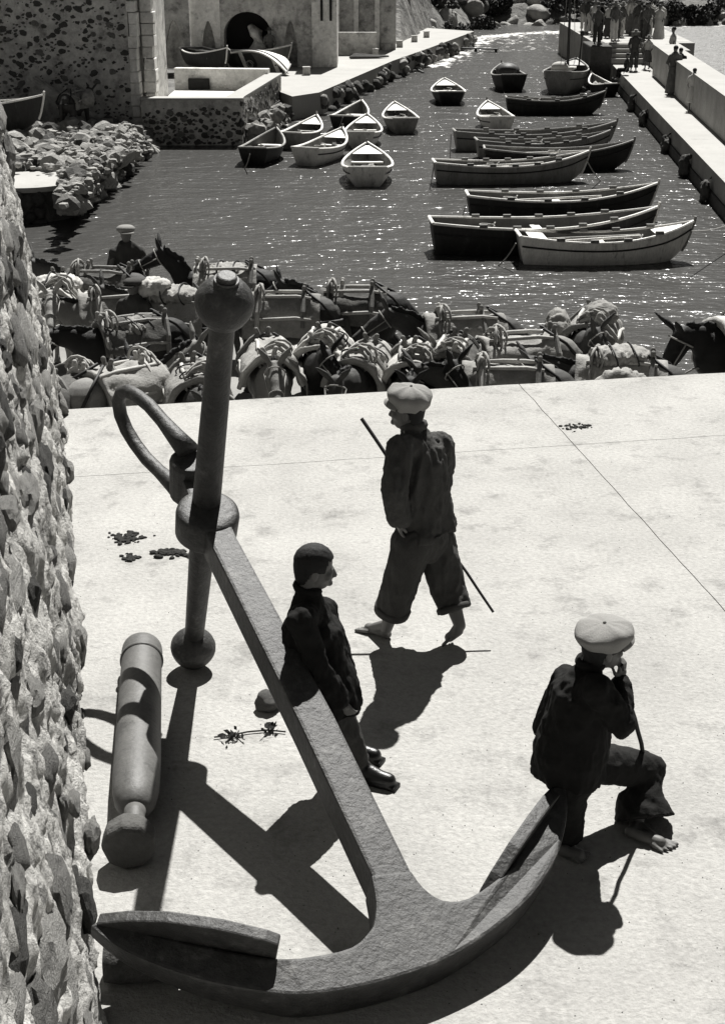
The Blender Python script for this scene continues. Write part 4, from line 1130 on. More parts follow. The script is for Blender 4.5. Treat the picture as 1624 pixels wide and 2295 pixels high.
for h_, k_, a_, sg in ((lhp, lkn, lan, 1), (rhp, rkn, ran, 1)):
    hm = k_.lerp(a_, .58); tr_.cap(h_, k_, .118, .105, 16); tr_.tube([h_.lerp(k_, .6), k_, hm], [.105, .104, .102], 18)
to_ = tr_.build('trousers', M_trou, man, origin=mo); remesh(to_, .010, 3); rough_up(to_, .022, 5.5, (1.4, 1.4, .45), 1, True); rough_up(to_, .004, 15, (1, 1, .7), 5, True)
for k_, a_ in ((lkn, lan), (rkn, ran)):
    hm = k_.lerp(a_, .58); up_ = k_.lerp(a_, .44); mm = MB(); mm.tube([up_, up_.lerp(hm, .2), hm, hm + (hm - up_) * .03, hm], [.104, .111, .111, .107, .09], 22); c_ = mm.build('turn_up', M_trou, to_, origin=mo, smooth=True); rough_up(c_, .008, 9, (1, 1, 1), 2)
cap_obj(man, mo, hc + V((.022, -.008, .075)), V((-.95, .25, .12)), V((.16, -.16, 1)), .96)
hair_obj(man, mo, hc, hf, hup, .96, top=.05)
sa, sb_ = J(810, 938, 8.15), J(1105, 1372, 7.50)
mb = MB(); pth = [sa.lerp(sb_, i / 10) + V((noise.noise(V((i * .9, 0, 0))) * .012, 0, noise.noise(V((0, i * .9, 0))) * .012)) for i in range(11)]; mb.tube(pth, [.0125 - .0004 * i for i in range(11)], 7)
so = mb.build('walking_stick', M_stick, origin=sa); so.location = sa; tag(so, 'thin dark stick held slantwise by the walking man', 'stick')

# ---------- the boy leaning on the shank
DY = .19
bo = G(800, 1735, 0)
boy = empty('person', bo); tag(boy, 'bareheaded boy in black jacket leaning on the anchor shank', 'person')
hc = J(705, 1272, 6.08); hf = V((.93, .22, -.20)); hup = V((.20, -.05, 1))
nk = J(689, 1330, 6.07); ch = J(695, 1412, 6.05); pv = J(738, 1565, 6.03)
lsh, rsh = J(726, 1368, 6.22), J(672, 1388, 5.88); lel, rel = J(762, 1468, 6.20), J(712, 1490, 5.86); lwr, rwr = J(785, 1540, 6.16), J(765, 1572, 5.90)
lhp, rhp = J(752, 1580, 6.12), J(735, 1588, 5.96); lkn, rkn = J(780, 1655, 6.20), J(788, 1664, 6.02); lan, ran = J(778, 1708, 6.30), J(808, 1720, 6.06)
b = MB(); head_mb(b, hc, hf, hup, .98, nk)
b.cap(nk, ch, .048, .09); b.cap(ch, pv, .10, .10, 14)
for q in ((lsh, lel, lwr), (rsh, rel, rwr)): b.cap(q[0], q[1], .038, .032); b.cap(q[1], q[2], .031, .023)
for q in ((lhp, lkn, lan), (rhp, rkn, ran)): b.cap(q[0], q[1], .06, .045); b.cap(q[1], q[2], .043, .03)
hand_mb(b, rwr, V((.45, .05, -.75)), V((-.2, -.9, .1)), .80, 32, -1); hand_mb(b, lwr, V((.35, -.05, -.8)), V((.6, .6, .2)), .80, 32)
body = b.build('body', M_skin, boy, origin=bo); remesh(body, .006, 2)
jk = MB(); sd = V((0, 1, 0)); jk.cap(nk + V((0, 0, .012)), ch, .058, .142, 18); jk.cap(lsh, rsh, .070, .070, 14)
jk.tube([ch + V((0, 0, .06)), ch, ch.lerp(pv, .55), pv + V((-.005, 0, .02)), pv + V((-.0, 0, -.06))], [.118, .150, .152, .160, .158], 22, True, 1.05, V((1, 0, 0)))
limb_cloth(jk, lsh, lel, lwr, .062, .056, .046); limb_cloth(jk, rsh, rel, rwr, .062, .058, .048)
jo = jk.build('jacket', M_black, boy, origin=bo); remesh(jo, .009, 3); rough_up(jo, .015, 7.0, (1.5, 1.5, .6), 13, True); rough_up(jo, .006, 18, (1, 1, .7), 2)
cl = MB(); cl.tube([nk + V((math.cos(a) * .060, math.sin(a) * .060, .028 - .018 * math.cos(a))) for a in [i * math.pi / 9 for i in range(18)]], .014, 6, True, 1.6, closed=True); cl.build('collar', M_black, jo, origin=bo, smooth=True)
tr_ = MB(); tr_.cap(pv, pv + V((0, 0, -.03)), .12, .12, 16)
for h_, k_, a_ in ((lhp, lkn, lan), (rhp, rkn, ran)): tr_.cap(h_, k_, .085, .072, 14); tr_.tube([h_.lerp(k_, .6), k_, k_.lerp(a_, .72)], [.078, .070, .064], 16)
to_ = tr_.build('trousers', M_trou2, boy, origin=bo); remesh(to_, .009, 3); rough_up(to_, .012, 6.0, (1.3, 1.3, .8), 21, True)
for an2, sd_ in ((ran, 0), (lan, 1)):
    hl = V((an2.x - .02, an2.y, 0)); tip = hl + V((.205, -.09, 0)); mb = MB(); dd = (tip - hl).normalized()
    mb.cap(an2 + V((0, 0, .05)), hl + V((0, 0, .05)), .046, .046, 14); mb.cap(hl + V((0, 0, .048)), hl + dd * .1 + V((0, 0, .045)), .046, .044, 14); mb.cap(hl + dd * .1 + V((0, 0, .042)), tip - dd * .045 + V((0, 0, .040)), .044, .040, 14)
    mb.cap(an2 + V((.01, 0, .0)), hl + dd * .13 + V((0, 0, .05)), .042, .036, 12); mb.box((hl + tip) / 2 + V((0, 0, .01)), (.24, .08, .02), Matrix.Rotation(math.atan2(dd.y, dd.x), 3, 'Z'))
    bt = mb.build('boot', M_boot, boy, origin=bo); remesh(bt, .008, 3)
hair_obj(boy, bo, hc, hf, hup, .985, -.045)

# ---------- the boy sitting on the fluke
DY = .16
so_ = G(1400, 1890, 0)
sit = empty('person', so_); tag(sit, 'barefoot boy in pale cap and black jacket sitting on the anchor fluke', 'person')
hc = J(1350, 1452, 5.60); hf = V((.90, .38, -.02)); hup = V((.12, .04, 1))
nk = J(1322, 1500, 5.60); ch = J(1300, 1560, 5.58); pv = J(1282, 1700, 5.56)
rsh, lsh = J(1338, 1545, 5.46), J(1262, 1525, 5.76); rel, lel = J(1390, 1622, 5.44), J(1222, 1632, 5.78); rwr, lwr = J(1390, 1522, 5.62), J(1258, 1675, 5.95)
rhp, lhp = J(1290, 1722, 5.47), J(1305, 1705, 5.66); rkn, lkn = J(1268, 1815, 5.52), J(1450, 1724, 5.82); ran, lan = J(1256, 1890, 5.56), J(1424, 1850, 5.66)
b = MB(); head_mb(b, hc, hf, hup, .94, nk)
b.cap(nk, ch, .05, .1); b.cap(ch, pv, .105, .11, 14)
for q in ((lsh, lel, lwr), (rsh, rel, rwr)): b.cap(q[0], q[1], .04, .034); b.cap(q[1], q[2], .033, .024)
for q in ((lhp, lkn, lan), (rhp, rkn, ran)): b.cap(q[0], q[1], .065, .048); b.cap(q[1], q[2], .047, .034)
foot_mb(b, lan, G(1402, 1872, 0), G(1512, 1908, 0), .95, side=1)
foot_mb(b, ran, G(1250, 1915, 0), G(1318, 1930, 0), .92, side=1)
hand_mb(b, rwr, V((.05, .02, 1)), V((.75, -.6, .0)), .92, 85, 1, .02); hand_mb(b, lwr, V((.8, .3, -.2)), V((0, 0, 1)), .85, 40)
body = b.build('body', M_skin, sit, origin=so_); remesh(body, .0055, 2)
jk = MB(); jk.cap(nk + V((0, 0, .0)), ch, .062, .150, 18); jk.cap(lsh, rsh, .074, .074, 14)
jk.tube([ch + V((0, 0, .05)), ch, ch.lerp(pv, .5), pv + V((-.012, 0, .03)), pv + V((-.02, 0, -.085))], [.125, .156, .168, .185, .182], 22, True, .94, V((.9, .4, 0)))
limb_cloth(jk, lsh, lel, lwr, .070, .062, .05); limb_cloth(jk, rsh, rel, rwr.lerp(rel, .12), .070, .064, .05)
jo = jk.build('jacket', M_black, sit, origin=so_); remesh(jo, .009, 3); rough_up(jo, .016, 6.5, (1.4, 1.4, .6), 33, True); rough_up(jo, .006, 18, (1, 1, .7), 6)
cl = MB(); cl.tube([nk + V((math.cos(a) * .060, math.sin(a) * .060, .04)) for a in [i * math.pi / 9 for i in range(18)]], .015, 6, True, 1.6, closed=True); cl.build('collar', M_black, jo, origin=so_, smooth=True)
tr_ = MB(); tr_.cap(pv + V((0, 0, .02)), pv + V((.01, 0, -.03)), .14, .145, 16)
tr_.cap(lhp, lkn, .105, .088, 16); tr_.tube([lhp.lerp(lkn, .75), lkn, lkn.lerp(lan, .5), lkn.lerp(lan, .86) + V((.035, 0, 0))], [.085, .094, .118, .148], 18)
tr_.cap(rhp, rkn, .10, .085, 16); tr_.tube([rhp.lerp(rkn, .7), rkn, rkn.lerp(ran, .72)], [.085, .088, .10], 18)
to_ = tr_.build('trousers', M_trou3, sit, origin=so_); remesh(to_, .0095, 3); rough_up(to_, .013, 6.0, (1.2, 1.2, .9), 41, True)
cap_obj(sit, so_, hc + V((-.012, .0, .072)), V((.93, .3, .02)), V((.06, -.05, 1)), 1.0, tilt=.06, zs=.70)
hair_obj(sit, so_, hc - hup.normalized() * .012, hf, hup, .925, top=.03)
ta, tb = J(1391, 1490, 5.60), J(1449, 1722, 5.84)
tb2 = tb
mb = MB(); mb.tube([ta.lerp(tb2, i / 8) + V((noise.noise(V((i * .8, 2, 0))) * .012, 0, 0)) for i in range(9)], .011, 7)
so2 = mb.build('walking_stick', M_stick, origin=ta); so2.location = ta; tag(so2, 'short dark stick gripped at the chin by the seated boy', 'stick')
# ================================================================ mules
VAR = {'level': (V((.98, 0, 1.36)), V((1.40, 0, 1.06))), 'low': (V((1.02, 0, 1.24)), V((1.30, .04, .84))),
       'high': (V((.92, 0, 1.52)), V((1.34, 0, 1.30))), 'down': (V((.88, 0, 1.22)), V((1.10, 0, .78))), 'turned': (V((.96, .16, 1.34)), V((1.20, .46, 1.02)))}
def mule_body(kind):
    poll, muz = VAR[kind]; b = MB()
    b.ell((0, 0, .97), (.66, .265, .285)); b.ell((.45, 0, .99), (.27, .215, .29)); b.ell((-.5, 0, 1.03), (.31, .25, .275)); b.cap((.3, 0, 1.15), (.5, 0, 1.16), .1, .1); b.ell((0, 0, .88), (.4, .25, .27))
    m = (V((.55, 0, 1.08)) + poll) / 2 + V((-.03, 0, .02))
    b.cap((.52, 0, 1.03), m, .20, .135, 14, .62, V((0, 1, 0))); b.cap(m, poll, .14, .095, 14, .62, V((0, 1, 0)))
    d = (muz - poll).normalized(); sd = d.cross(V((0, 0, 1))).normalized(); up = sd.cross(d)
    b.cap(poll, poll.lerp(muz, .45), .105, .10, 12, .8, sd); b.cap(poll.lerp(muz, .4), muz, .092, .064, 12, .9, sd); b.cap(poll - up * .06, poll.lerp(muz, .5) - up * .03, .085, .07, 10); b.ell(muz - up * .01, (.062, .066, .06))
    for k in (-1, 1):
        e0 = poll + up * .06 + sd * k * .05 - d * .02; e1 = e0 + (up * .8 + sd * k * .45 - d * .25).normalized() * .13; e2 = e0 + (up * .85 + sd * k * .55 - d * .25).normalized() * .27
        b.cap(e0, e1, .034, .046, 8, .75, d); b.cap(e1, e2, .046, .018, 8, .75, d)
        b.ell(poll.lerp(muz, .3) + sd * k * .078 + up * .03, (.024, .024, .022))
        b.cap((.45, k * .12, .88), (.47, k * .135, .48), .10, .056); b.cap((.47, k * .135, .48), (.45, k * .135, .14), .052, .036); b.cap((.45, k * .135, .13), (.48, k * .135, .06), .040, .042); b.cone((.475, k * .135, .07), (.50, k * .135, 0), .046, .062)
        b.cap((-.52, k * .13, .98), (-.42, k * .16, .72), .17, .115); b.cap((-.42, k * .16, .72), (-.67, k * .145, .48), .095, .058); b.cap((-.67, k * .145, .48), (-.62, k * .14, .14), .050, .036); b.cap((-.62, k * .14, .13), (-.58, k * .14, .06), .040, .042); b.cone((-.585, k * .14, .07), (-.56, k * .14, 0), .046, .062)
    b.tube([(-.74, 0, 1.12), (-.86, 0, 1.0), (-.90, 0, .75), (-.88, 0, .42)], [.05, .045, .05, .02], 8)
    o = b.build('mule_proto', M_fur_d); remesh(o, .019, 3); me = o.data; bpy.data.objects.remove(o); return me
MBODY = {k: mule_body(k) for k in VAR}
_mc = {}
def mvar(me, m):
    if (me.name, m.name) not in _mc: _mc[(me.name, m.name)] = with_mat(me, m)
    return _mc[(me.name, m.name)]
def proto(mb, smooth=True, bevel=0.0, name='p'):
    o = mb.build(name, M_pad, None, None, smooth, bevel); me = o.data; bpy.data.objects.remove(o); return me
# saddle pad: padded cloth draped over the back
def pad_mesh(seed, half, drop, thick=.065):
    mb = MB(); pts = []; N1, N2 = 26, 30
    for lay in (0, 1):
        for i in range(N1 + 1):
            x = -half + 2 * half * i / N1
            for k in range(N2 + 1):
                a = R(-drop + 2 * drop * k / N2)
                rr = .295 + (thick if lay == 0 else .0) + .05 * noise.fractal(V((x * 3 + seed, a * 1.6, seed)), 1.0, 2.0, 4) * (1 - lay) + .05 * (abs(x) / half) ** 4 * .4
                pts.append(V((x, math.sin(a) * rr * .98, .97 + math.cos(a) * rr + (-.10 * max(0, abs(a) - 1.3)))))
    W = N2 + 1; S = (N1 + 1) * W; fs = []
    for lay in (0, 1):
        for i in range(N1):
            for k in range(N2):
                q = lay * S + i * W + k; fs.append((q, q + 1, q + W + 1, q + W))
    for i in range(N1):
        for k in (0, N2): q = i * W + k; fs.append((q, q + W, S + q + W, S + q))
    for k in range(N2):
        for i in (0, N1): q = i * W + k; fs.append((q, q + 1, S + q + 1, S + q))
    mb.add(pts, fs); return proto(mb, name='pad%d' % seed)
PADS = [pad_mesh(1, .46, 95), pad_mesh(2, .52, 105), pad_mesh(3, .42, 85, .09)]
ar = MB()
for k in (-1, 1):
    ar.tube([(0, k * .37, .98), (0, k * .30, 1.18), (0, k * .14, 1.34), (0, k * .03, 1.40)], [.03, .035, .04, .04], 7); ar.cap((0, k * .05, 1.40), (0, k * .075, 1.46), .026, .030, 8)
ar.cap((0, -.1, 1.36), (0, .1, 1.36), .035, .035, 8)
ARCH = proto(ar, False, 0, 'arch')
RAILS = []
for (y, z, z2) in ((.14, 1.335, 1.33), (.35, 1.09, 1.07), (.25, 1.27, 1.25)):
    for k in (-1, 1):
        r_ = MB(); r_.tube([(-.40, k * (y + .02), z - .01), (-.2, k * (y + .0), z + .01), (.05, k * (y + .01), (z + z2) / 2 + .01), (.40, k * (y - .01), z2)], [.020, .026, .025, .019], 7); RAILS.append(proto(r_, True, 0, 'rail'))
st_ = MB(); st_.tube([(-.36, .33, 1.02), (-.62, .285, 1.03), (-.80, .14, 1.02), (-.83, 0, 1.02), (-.80, -.14, 1.02), (-.62, -.285, 1.03), (-.36, -.33, 1.02)], .032, 6, True, .5)
for k in (-1, 1): st_.tube([(-.3, k * .05, 1.42), (-.55, k * .2, 1.26), (-.72, k * .24, 1.06)], .02, 5)
STRAP = proto(st_, True, 0, 'strap')
rc = MB()
for i in range(5):
    x0 = .3 + random.uniform(-.05, .05); rc.tube([(x0 + .05 * math.cos(a), .16 * math.cos(a) * (1 if i % 2 else -1) + .02 * i, 1.28 + .14 * math.sin(a) + .02 * i) for a in [j * math.pi / 6 for j in range(12)]], .017, 5, closed=True)
rc.tube([(.32, .1, 1.4), (.36, .28, 1.2), (.30, .40, .95), (.34, .41, .75)], .015, 5)
ROPE = proto(rc, True, 0, 'ropecoil')
def halter_mesh(kind):
    poll, muz = VAR[kind]; d = (muz - poll).normalized(); sd = d.cross(V((0, 0, 1))).normalized(); up = sd.cross(d); h = MB()
    for t, r_ in ((.70, .092), (.12, .128)):
        c = poll.lerp(muz, t) - up * .012
        h.tube([c + sd * r_ * .92 * math.cos(a) + up * r_ * 1.05 * math.sin(a) for a in [j * math.pi / 8 for j in range(16)]], .009, 5, closed=True)
    for k in (-1, 1): h.tube([poll.lerp(muz, .12) + sd * k * .118, poll.lerp(muz, .70) + sd * k * .085], .008, 5)
    h.tube([muz - up * .08, muz - up * .3 - d * .25, V((.6, .1, .9))], .010, 5)
    return proto(h, True, 0, 'halter_' + kind)
HALT = {k: halter_mesh(k) for k in VAR}
def mane_mesh(kind):
    poll, muz = VAR[kind]; m = MB(); a = V((.50, 0, 1.24)); n = 16
    for i in range(n):
        t = i / (n - 1); c = a.lerp(poll + V((-.03, 0, .09)), t) + V((-.05 * math.sin(t * 3.1), 0, .02 * math.sin(t * 3.1)))
        m.cap(c - V((0, 0, .04)), c + V((-.02, random.uniform(-.03, .03), random.uniform(.03, .06))), .035, .012, 6)
    o = m.build('mane_' + kind, M_fur_b); remesh(o, .018, 5); me = o.data; bpy.data.objects.remove(o); return me
MANE = {k: mane_mesh(k) for k in VAR}
def sack_mesh(seed, r):
    b = MB(); b.box((0, 0, 0), (r[0] * 1.5, r[1] * 1.4, r[2] * 1.2)); b.ell((0, 0, 0), r); b.ell((r[0] * .3, 0, -r[2] * .3), (r[0] * .8, r[1], r[2] * .8)); o = b.build('s', M_sack); remesh(o, .025, 3); rough_up(o, .05, 4.5, (1.6, .5, 1), seed, True); rough_up(o, .015, 12, (1.6, .5, 1), seed + 3, True); me = o.data; bpy.data.objects.remove(o); me.name = 'sack%d' % seed; return me
SACK = [sack_mesh(1, (.34, .15, .24)), sack_mesh(2, (.40, .30, .12)), sack_mesh(3, (.28, .24, .16))]
lm = MB()
for x_ in (-.16, .14): lm.tube([(x_ + .05 * math.sin(a), .345 * math.cos(a), .155 * math.sin(a)) for a in [j * math.pi / 8 for j in range(16)]], .013, 5, closed=True)
LASH = proto(lm, True, 0, 'lash')
bxm = MB(); bxm.box((0, 0, 0), (.5, .3, .34)); BOXM = proto(bxm, False, .012, 'boxload')
bxl = MB()
for z in (-.1, .1):
    bxl.box((0, -.156, z), (.504, .014, .05)); bxl.box((0, .156, z), (.504, .014, .05))
BOXS = proto(bxl, False, 0, 'boxslat')
rollm = MB(); rollm.cap((-.4, 0, 0), (.4, 0, 0), .085, .085, 12); ROLL = proto(rollm, True, 0, 'roll')
def mule(px, py, hd, furm, padm, kind, pad, lab, load=None, sc=.95, rails=4, wood=M_wood_l, zb=-.23):
    p = G(px, py, zb); o = empty('mule', (p.x, p.y, ZQ), R(hd + random.uniform(-9, 9))); o.scale = (sc,) * 3
    tag(o, lab, 'mule', 'mules waiting on the lower quay')
    link('body', mvar(MBODY[kind], furm), o); link('mane', mvar(MANE[kind], M_fur_b), o)
    pd = link('saddle_pad', mvar(PADS[pad], padm), o)
    wood = random.choice((M_wood_l, M_wood_l, M_wood_m))
    for x in (.30, -.30):
        q = link('saddle_arch', mvar(ARCH, wood if x > 0 else M_wood_in), o); q.location = (x + random.uniform(-.03, .03), 0, -.01); q.rotation_euler = (random.uniform(-.05, .05), random.uniform(-.12, .12), random.uniform(-.06, .06))
    for i in range(rails): link('saddle_rail', mvar(RAILS[i], wood), o)
    link('breeching_strap', mvar(STRAP, M_strap), o); link('rope', mvar(ROPE, M_rope), o); link('halter', mvar(HALT[kind], M_rope), o)
    def put(me, m, loc, rot=(0, 0, 0), nm='sack', s_=1.0):
        q = link(nm, mvar(me, m), o); q.location = loc; q.rotation_euler = rot; q.scale = (s_,) * 3
        if nm in ('sack', 'folded_cloth') and me is SACK[1]: link('lashing', mvar(LASH, M_strap), q)
        return q
    if load == 'sacks':
        put(SACK[0], M_sack, (0, .47, 1.12), (0, 0, .1)); put(SACK[0], M_sack, (0, -.47, 1.10), (0, .1, 3.1)); put(SACK[1], M_sack, (0, 0, 1.40), (0, 0, .2), 'sack', .8)
    elif load == 'cloak': put(SACK[1], M_canvas, (-.02, 0, 1.33), (0, 0, 1.5), 'folded_cloth', .85)
    elif load == 'box':
        put(SACK[1], M_sack, (-.05, 0, 1.40), (0, 0, .1), 'sack', .85); q = put(BOXM, M_wood_m, (.05, -.50, 1.16), (.15, 0, 0), 'crate'); link('crate_slat', mvar(BOXS, M_wood_l), q)
        put(SACK[2], M_canvas, (.2, .1, 1.5), (0, 0, 0), 'sack', .8); put(ROLL, M_canvas, (-.35, -.42, 1.15), (0, 1.0, .4), 'cloth_roll')
    elif load == 'bundle': put(SACK[2], M_pad, (-.05, .1, 1.36), (.2, 0, .4), 'sack', .85); put(SACK[0], M_pad, (.05, -.43, 1.15), (0, 0, .2))
    elif load == 'cloth': put(SACK[1], random.choice((M_sack, M_pad, M_pad_d)), (random.uniform(-.1, .1), random.uniform(-.08, .08), 1.27), (random.uniform(-.2, .2), 0, random.uniform(-.4, .4)), 'folded_cloth', random.uniform(.6, .8))
    return o
mule(128, 632, 268, M_fur_l, M_canvas, 'level', 1, 'pale mule facing the camera with white cloth on its back beside the wall', 'cloak')
mule(222, 604, 175, M_fur_d, M_pad_d, 'level', 0, 'dark saddled mule at the water edge just left of the capped muleteer')
mule(262, 660, 185, M_fur_g, M_pad, 'low', 1, 'grey mule with long pale rails seen above the black mule at left')
mule(290, 716, 205, M_fur_b, M_pad_d, 'low', 2, 'black mule with head lowered in the left of the herd', 'cloth')
mule(385, 668, 170, M_fur_d, M_sack, 'level', 1, 'mule loaded with burlap, white sacks and a crate beside the anchor ball', 'box')
mule(278, 822, 48, M_fur_g, M_sack, 'level', 2, 'grey mule seen from behind with bare saddle frame at the terrace edge')
mule(148, 835, 62, M_fur_b, M_pad_d, 'low', 0, 'dark mule rump half hidden by the rubble wall', None, .92, 0)
mule(438, 826, 282, M_fur_d, M_pad, 'low', 2, 'dark mule with a pale rope tangle just left of the anchor stock', 'cloth')
mule(505, 598, 183, M_fur_b, M_sack, 'high', 0, 'black headed mule with pricked ear at the back, behind the anchor ball', 'cloth')
mule(632, 660, 182, M_fur_d, M_pad, 'low', 1, 'dark mule with swirled blanket right of the anchor ball')
mule(792, 648, 178, M_fur_b, M_pad_d, 'level', 0, 'black maned mule with long pale rails nearest the water in the middle')
mule(606, 778, 268, M_fur_g, M_sack, 'level', 2, 'grey mule facing the camera just right of the anchor stock')
mule(722, 752, 262, M_fur_b, M_canvas, 'turned', 0, 'black faced mule with white saddle cloth in the front middle', 'cloth')
mule(812, 786, 250, M_fur_d, M_sack, 'low', 2, 'dark mule with pale cloth behind the walking man, left of his cap', 'cloth')
mule(925, 786, 262, M_fur_b, M_canvas, 'low', 0, 'dark mule with pale draped canvas directly above the walking man cap')
mule(1040, 706, 182, M_fur_d, M_pad, 'level', 1, 'dark mule standing sideways at the water edge right of centre')
mule(1012, 772, 255, M_fur_b, M_pad_d, 'turned', 2, 'black mule with a light ring round its eye, right of the walking man cap')
mule(1160, 752, 184, M_fur_g, M_sack, 'low', 0, 'grey mule in the second row with stacked saddle rails, right of centre')
mule(1138, 818, 182, M_fur_d, M_pad, 'low', 1, 'grey blanketed mule standing sideways along the terrace edge at right')
mule(1326, 706, 246, M_fur_d, M_pad, 'turned', 0, 'mule with a high rope-laden saddle alone against the water at right', 'bundle')
mule(1392, 806, 178, M_fur_d, M_sack, 'low', 1, 'mule with bulging roped sacks at the terrace edge near the right', 'sacks')
mule(1705, 706, 206, M_fur_b, M_canvas, 'down', 1, 'black mule with a loaded saddle and one long ear at the right picture edge', 'cloth', 1.15, zb=.05)
mz = mule(172, 262, 70, M_fur_d, M_pad, 'low', 1, 'laden mule standing on the left shore between white boat and ruin', 'bundle', zb=-.2); mz.location = (-8.35, 42.3, ZQ + .02)

# ================================================================ small figures
def figure_mesh(kind, seed):
    rd = random.Random(seed); b = MB(); c = MB()
    if kind == 'sit':
        hd = V((0, .02, .78)); sh = .52; pz = .1
    else: hd = V((0, .01, 1.53)); sh = 1.34; pz = .88
    b.ell(hd, (.075, .095, .115)); b.cap((0, 0, sh), hd - V((0, 0, .06)), .06, .05)
    b.cap((0, 0, sh - .08), (0, 0, pz), .13, .12, 12, .8, V((0, 1, 0)))
    for k in (-1, 1):
        el = V((k * (.24 + .04 * rd.random()), rd.uniform(-.05, .1), sh - .30)); wr = V((k * rd.uniform(.1, .26), rd.uniform(.05, .22), sh - rd.uniform(.4, .55)))
        b.cap((k * .17, 0, sh - .03), el, .045, .038); b.cap(el, wr, .036, .028); b.cap(wr, wr + V((0, .02, -.07)), .03, .02)
        if kind == 'sit':
            b.cap((k * .09, 0, .1), (k * .12, .38, .1), .075, .055); b.cap((k * .12, .38, .1), (k * .12, .42, -.3), .05, .036); b.cap((k * .12, .40, -.32), (k * .12, .55, -.36), .034, .03)
        else:
            fx = rd.uniform(-.08, .08); b.cap((k * .09, 0, .88), (k * .1, fx, .48), .08, .055); b.cap((k * .1, fx, .48), (k * .1, fx * .5, .07), .05, .036); b.cap((k * .1, fx * .5 - .02, .035), (k * .11, fx * .5 + .15, .03), .034, .028)
    o = b.build('f', M_skin); remesh(o, .022, 3); bm_ = o.data; bpy.data.objects.remove(o); bm_.name = 'fig%d' % seed
    cs = []
    c.cap((0, 0, sh - .05), (0, 0, pz + .02), .165, .155, 14, .78, V((0, 1, 0))); c.cap((-.17, 0, sh - .05), (.17, 0, sh - .05), .07, .07)
    for k in (-1, 1): c.cap((k * .18, 0, sh - .05), (k * .25, .02, sh - .27), .065, .055)
    l = MB()
    if kind == 'skirt': l.tube([(0, 0, .95), (0, 0, .7), (0, .02, .35)], [.15, .2, .25], 16)
    elif kind == 'long': l.tube([(0, 0, .95), (0, 0, .6), (0, .0, .06)], [.16, .21, .27], 16)
    elif kind == 'sit':
        for k in (-1, 1): l.cap((k * .09, 0, .1), (k * .12, .38, .1), .10, .08); l.cap((k * .12, .38, .1), (k * .12, .42, -.2), .08, .07)
    else:
        for k in (-1, 1): l.cap((k * .09, 0, .88), (k * .105, 0, .48), .105, .085); l.tube([(k * .105, 0, .5), (k * .105, 0, .12)], [.085, .085], 10)
    out = [bm_]
    for q, nm in ((c, 'top%d' % seed), (l, 'bot%d' % seed)):
        o = q.build(nm, M_jack); remesh(o, .022, 2); rough_up(o, .02, 7, (1, 1, .6), seed, True); me = o.data; me.name = nm; bpy.data.objects.remove(o); out.append(me)
    return out
FIG = {('stand', 1): None, ('stand', 2): None, ('skirt', 3): None, ('long', 4): None, ('sit', 5): None}
for k in list(FIG): FIG[k] = figure_mesh(*k)
hm = MB(); hm.ell((0, 0, 0), (.085, .10, .08)); HAIRM = proto(hm, True, 0, 'hairs')
cpm = MB(); lathe(cpm, [(-.03, .095), (.0, .125), (.03, .125), (.055, .09), (.065, .03)], V((0, 0, 0)), V((0, 0, 1)), 16); cpm.box((0, .13, -.02), (.16, .12, .012)); CAPM = proto(cpm, True, 0, 'caps')
htm = MB(); lathe(htm, [(-.02, .19), (-.005, .19), (.0, .10), (.07, .095), (.10, .06)], V((0, 0, 0)), V((0, 0, 1)), 16); HATM = proto(htm, True, 0, 'hats')
def figure(kind, loc, rz, top, bot, headw, lab, s_=1.0, group=None, headm=M_cap):
    o = empty('person', loc, rz); o.scale = (s_,) * 3; tag(o, lab, 'person', group)
    m = FIG[kind]; sit_ = kind[0] == 'sit'; hz = .78 if sit_ else 1.53
    link('body', mvar(m[0], M_skin), o); link('top', mvar(m[1], top), o); link({'stand': 'trousers', 'sit': 'trousers'}.get(kind[0], 'skirt'), mvar(m[2], bot), o)
    if headw == 'hair': q = link('hair', mvar(HAIRM, M_hair), o); q.location = (0, -.01, hz + .045)
    elif headw == 'cap': q = link('cap', mvar(CAPM, headm), o); q.location = (0, .01, hz + .055)
    else: q = link('hat', mvar(HATM, headm), o); q.location = (0, .01, hz + .065)
    return o
# on the lower quay
p = D(285, 566, 19.9); figure(('stand', 1), (p.x, p.y, ZQ), R(200), M_jack, M_trou, 'cap', 'muleteer in pale cap and dark jacket standing at the water edge', 1.06)
p = D(312, 600, 19.6); figure(('stand', 2), (p.x, p.y, ZQ), R(120), M_jack, M_trou, 'hair', 'bareheaded child beside the capped muleteer at the water edge', .80)
p = D(302, 690, 17.4); figure(('stand', 2), (p.x, p.y, ZQ), R(160), M_jack, M_trou, 'cap', 'man in dark flat cap among the mules left of the anchor ball', .95, None, M_jack)
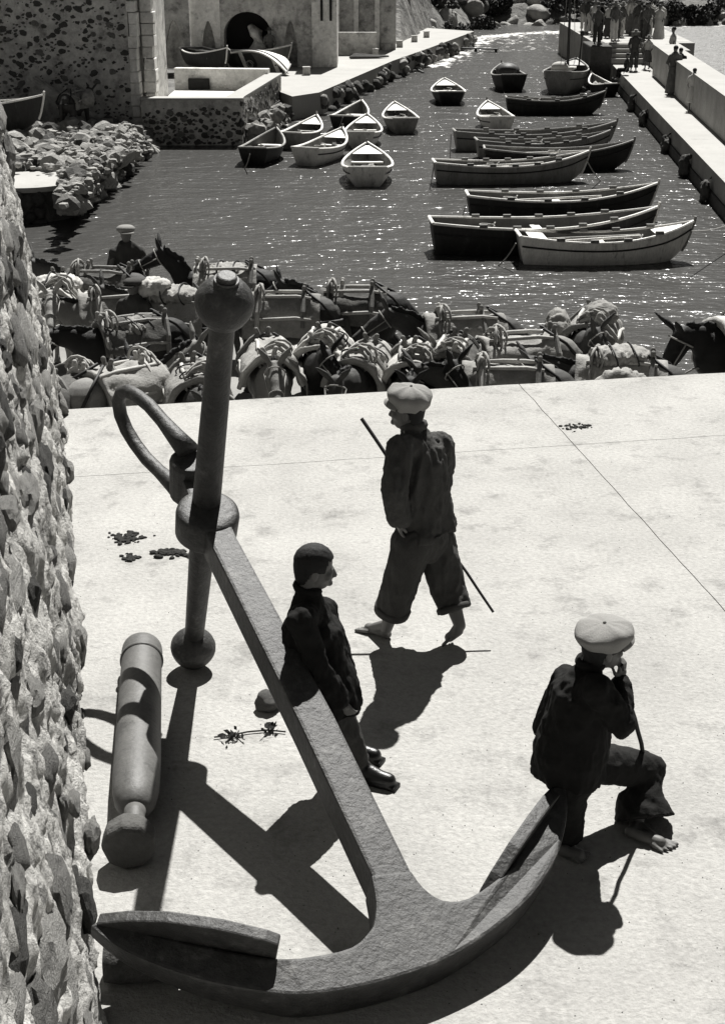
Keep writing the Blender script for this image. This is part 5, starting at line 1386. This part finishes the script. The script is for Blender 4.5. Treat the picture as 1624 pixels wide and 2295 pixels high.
# on the mole
p = G(1505, 212, ZM); figure(('long', 4), p, R(10), M_dress_g, M_dress_g, 'hair', 'woman in a long grey dress walking on the mole', 1.0)
p = G(1548, 249, ZM); figure(('skirt', 3), p, R(-15), M_dress, M_dress, 'hair', 'child in a short pale dress walking on the mole behind the woman', .80)
p = G(1514, 210, ZM) + V((.1, .25, 0)); figure(('stand', 1), p, R(0), M_black, M_trou, 'hair', 'person in black walking close beside the woman on the mole', .93)
p = G(1478, 108, ZM + .95); figure(('sit', 5), (12.5, 59.6, ZM + .905), R(100), M_dress, M_trou, 'hair', 'person in white sitting on the low wall past the parapet', .95)
p = G(1418, 158, ZM); figure(('stand', 2), p, R(170), M_jack, M_trou, 'hat', 'person in white hat standing at the foot of the steps, left of two', .95)
p = G(1448, 155, ZM); figure(('skirt', 3), p, R(150), M_dress, M_dress_g, 'hat', 'child in pale clothes standing by the parapet at the steps', .80)
p = G(1408, 168, ZM); figure(('sit', 5), p + V((-.1, 0, .12)), R(100), M_jack, M_black, 'hair', 'dark figure crouching at the mole edge below the steps', .8)
rd = random.Random(14)
crowd = 0
for i in range(26):
    x = rd.uniform(10.5, 13.6); y = 65.3 + rd.random() * 8.0
    k = rd.choice((('stand', 1), ('stand', 2), ('skirt', 3), ('long', 4), ('stand', 2)))
    figure(k, (x, y, ZM + .755), rd.random() * 6.28, rd.choice((M_jack, M_dress, M_dress_g, M_canvas, M_dress)), rd.choice((M_trou, M_jack, M_dress_g, M_dress, M_dress)), rd.choice(('hair', 'hat', 'hair')), 'person standing in the packed crowd at the far end of the mole', rd.uniform(.88, 1.03), 'crowd at the end of the mole')
figure(('stand', 1), (9.9, 62.6, ZM + .855), R(190), M_dress_g, M_trou, 'hair', 'person standing on top of the dark stone block', .95)
figure(('stand', 2), (10.2, 63.6, ZM + .855), R(90), M_black, M_black, 'hair', 'figure in black behind the person on the stone block', 1.0)
for x, y, lab in ((12.9, 70.5, 'pale parasol held up at the right of the crowd on the mole'), (11.9, 71.5, 'pale parasol held up in the middle of the crowd on the mole')):
    z = ZM + .75; o = empty('parasol', (x, y, z + 1.0)); tag(o, lab, 'parasol')
    mb = MB(); lathe(mb, [(.62, .62), (.64, .60), (.78, .4), (.88, .15), (.90, .02)], V((0, 0, 0)), V((0, 0, 1)), 16); mb.build('canopy', M_canvas, o, smooth=False)
    mb = MB(); mb.tube([(0, 0, 0), (0, 0, .95)], .012, 5); mb.build('handle', M_wood_d, o)
# by the archway on the left quay
p = G(605, 152, zq2); figure(('stand', 2), p, R(200), M_dress_g, M_trou, 'hat', 'man in hat standing on the quay by the round archway', .95, None, M_jack)
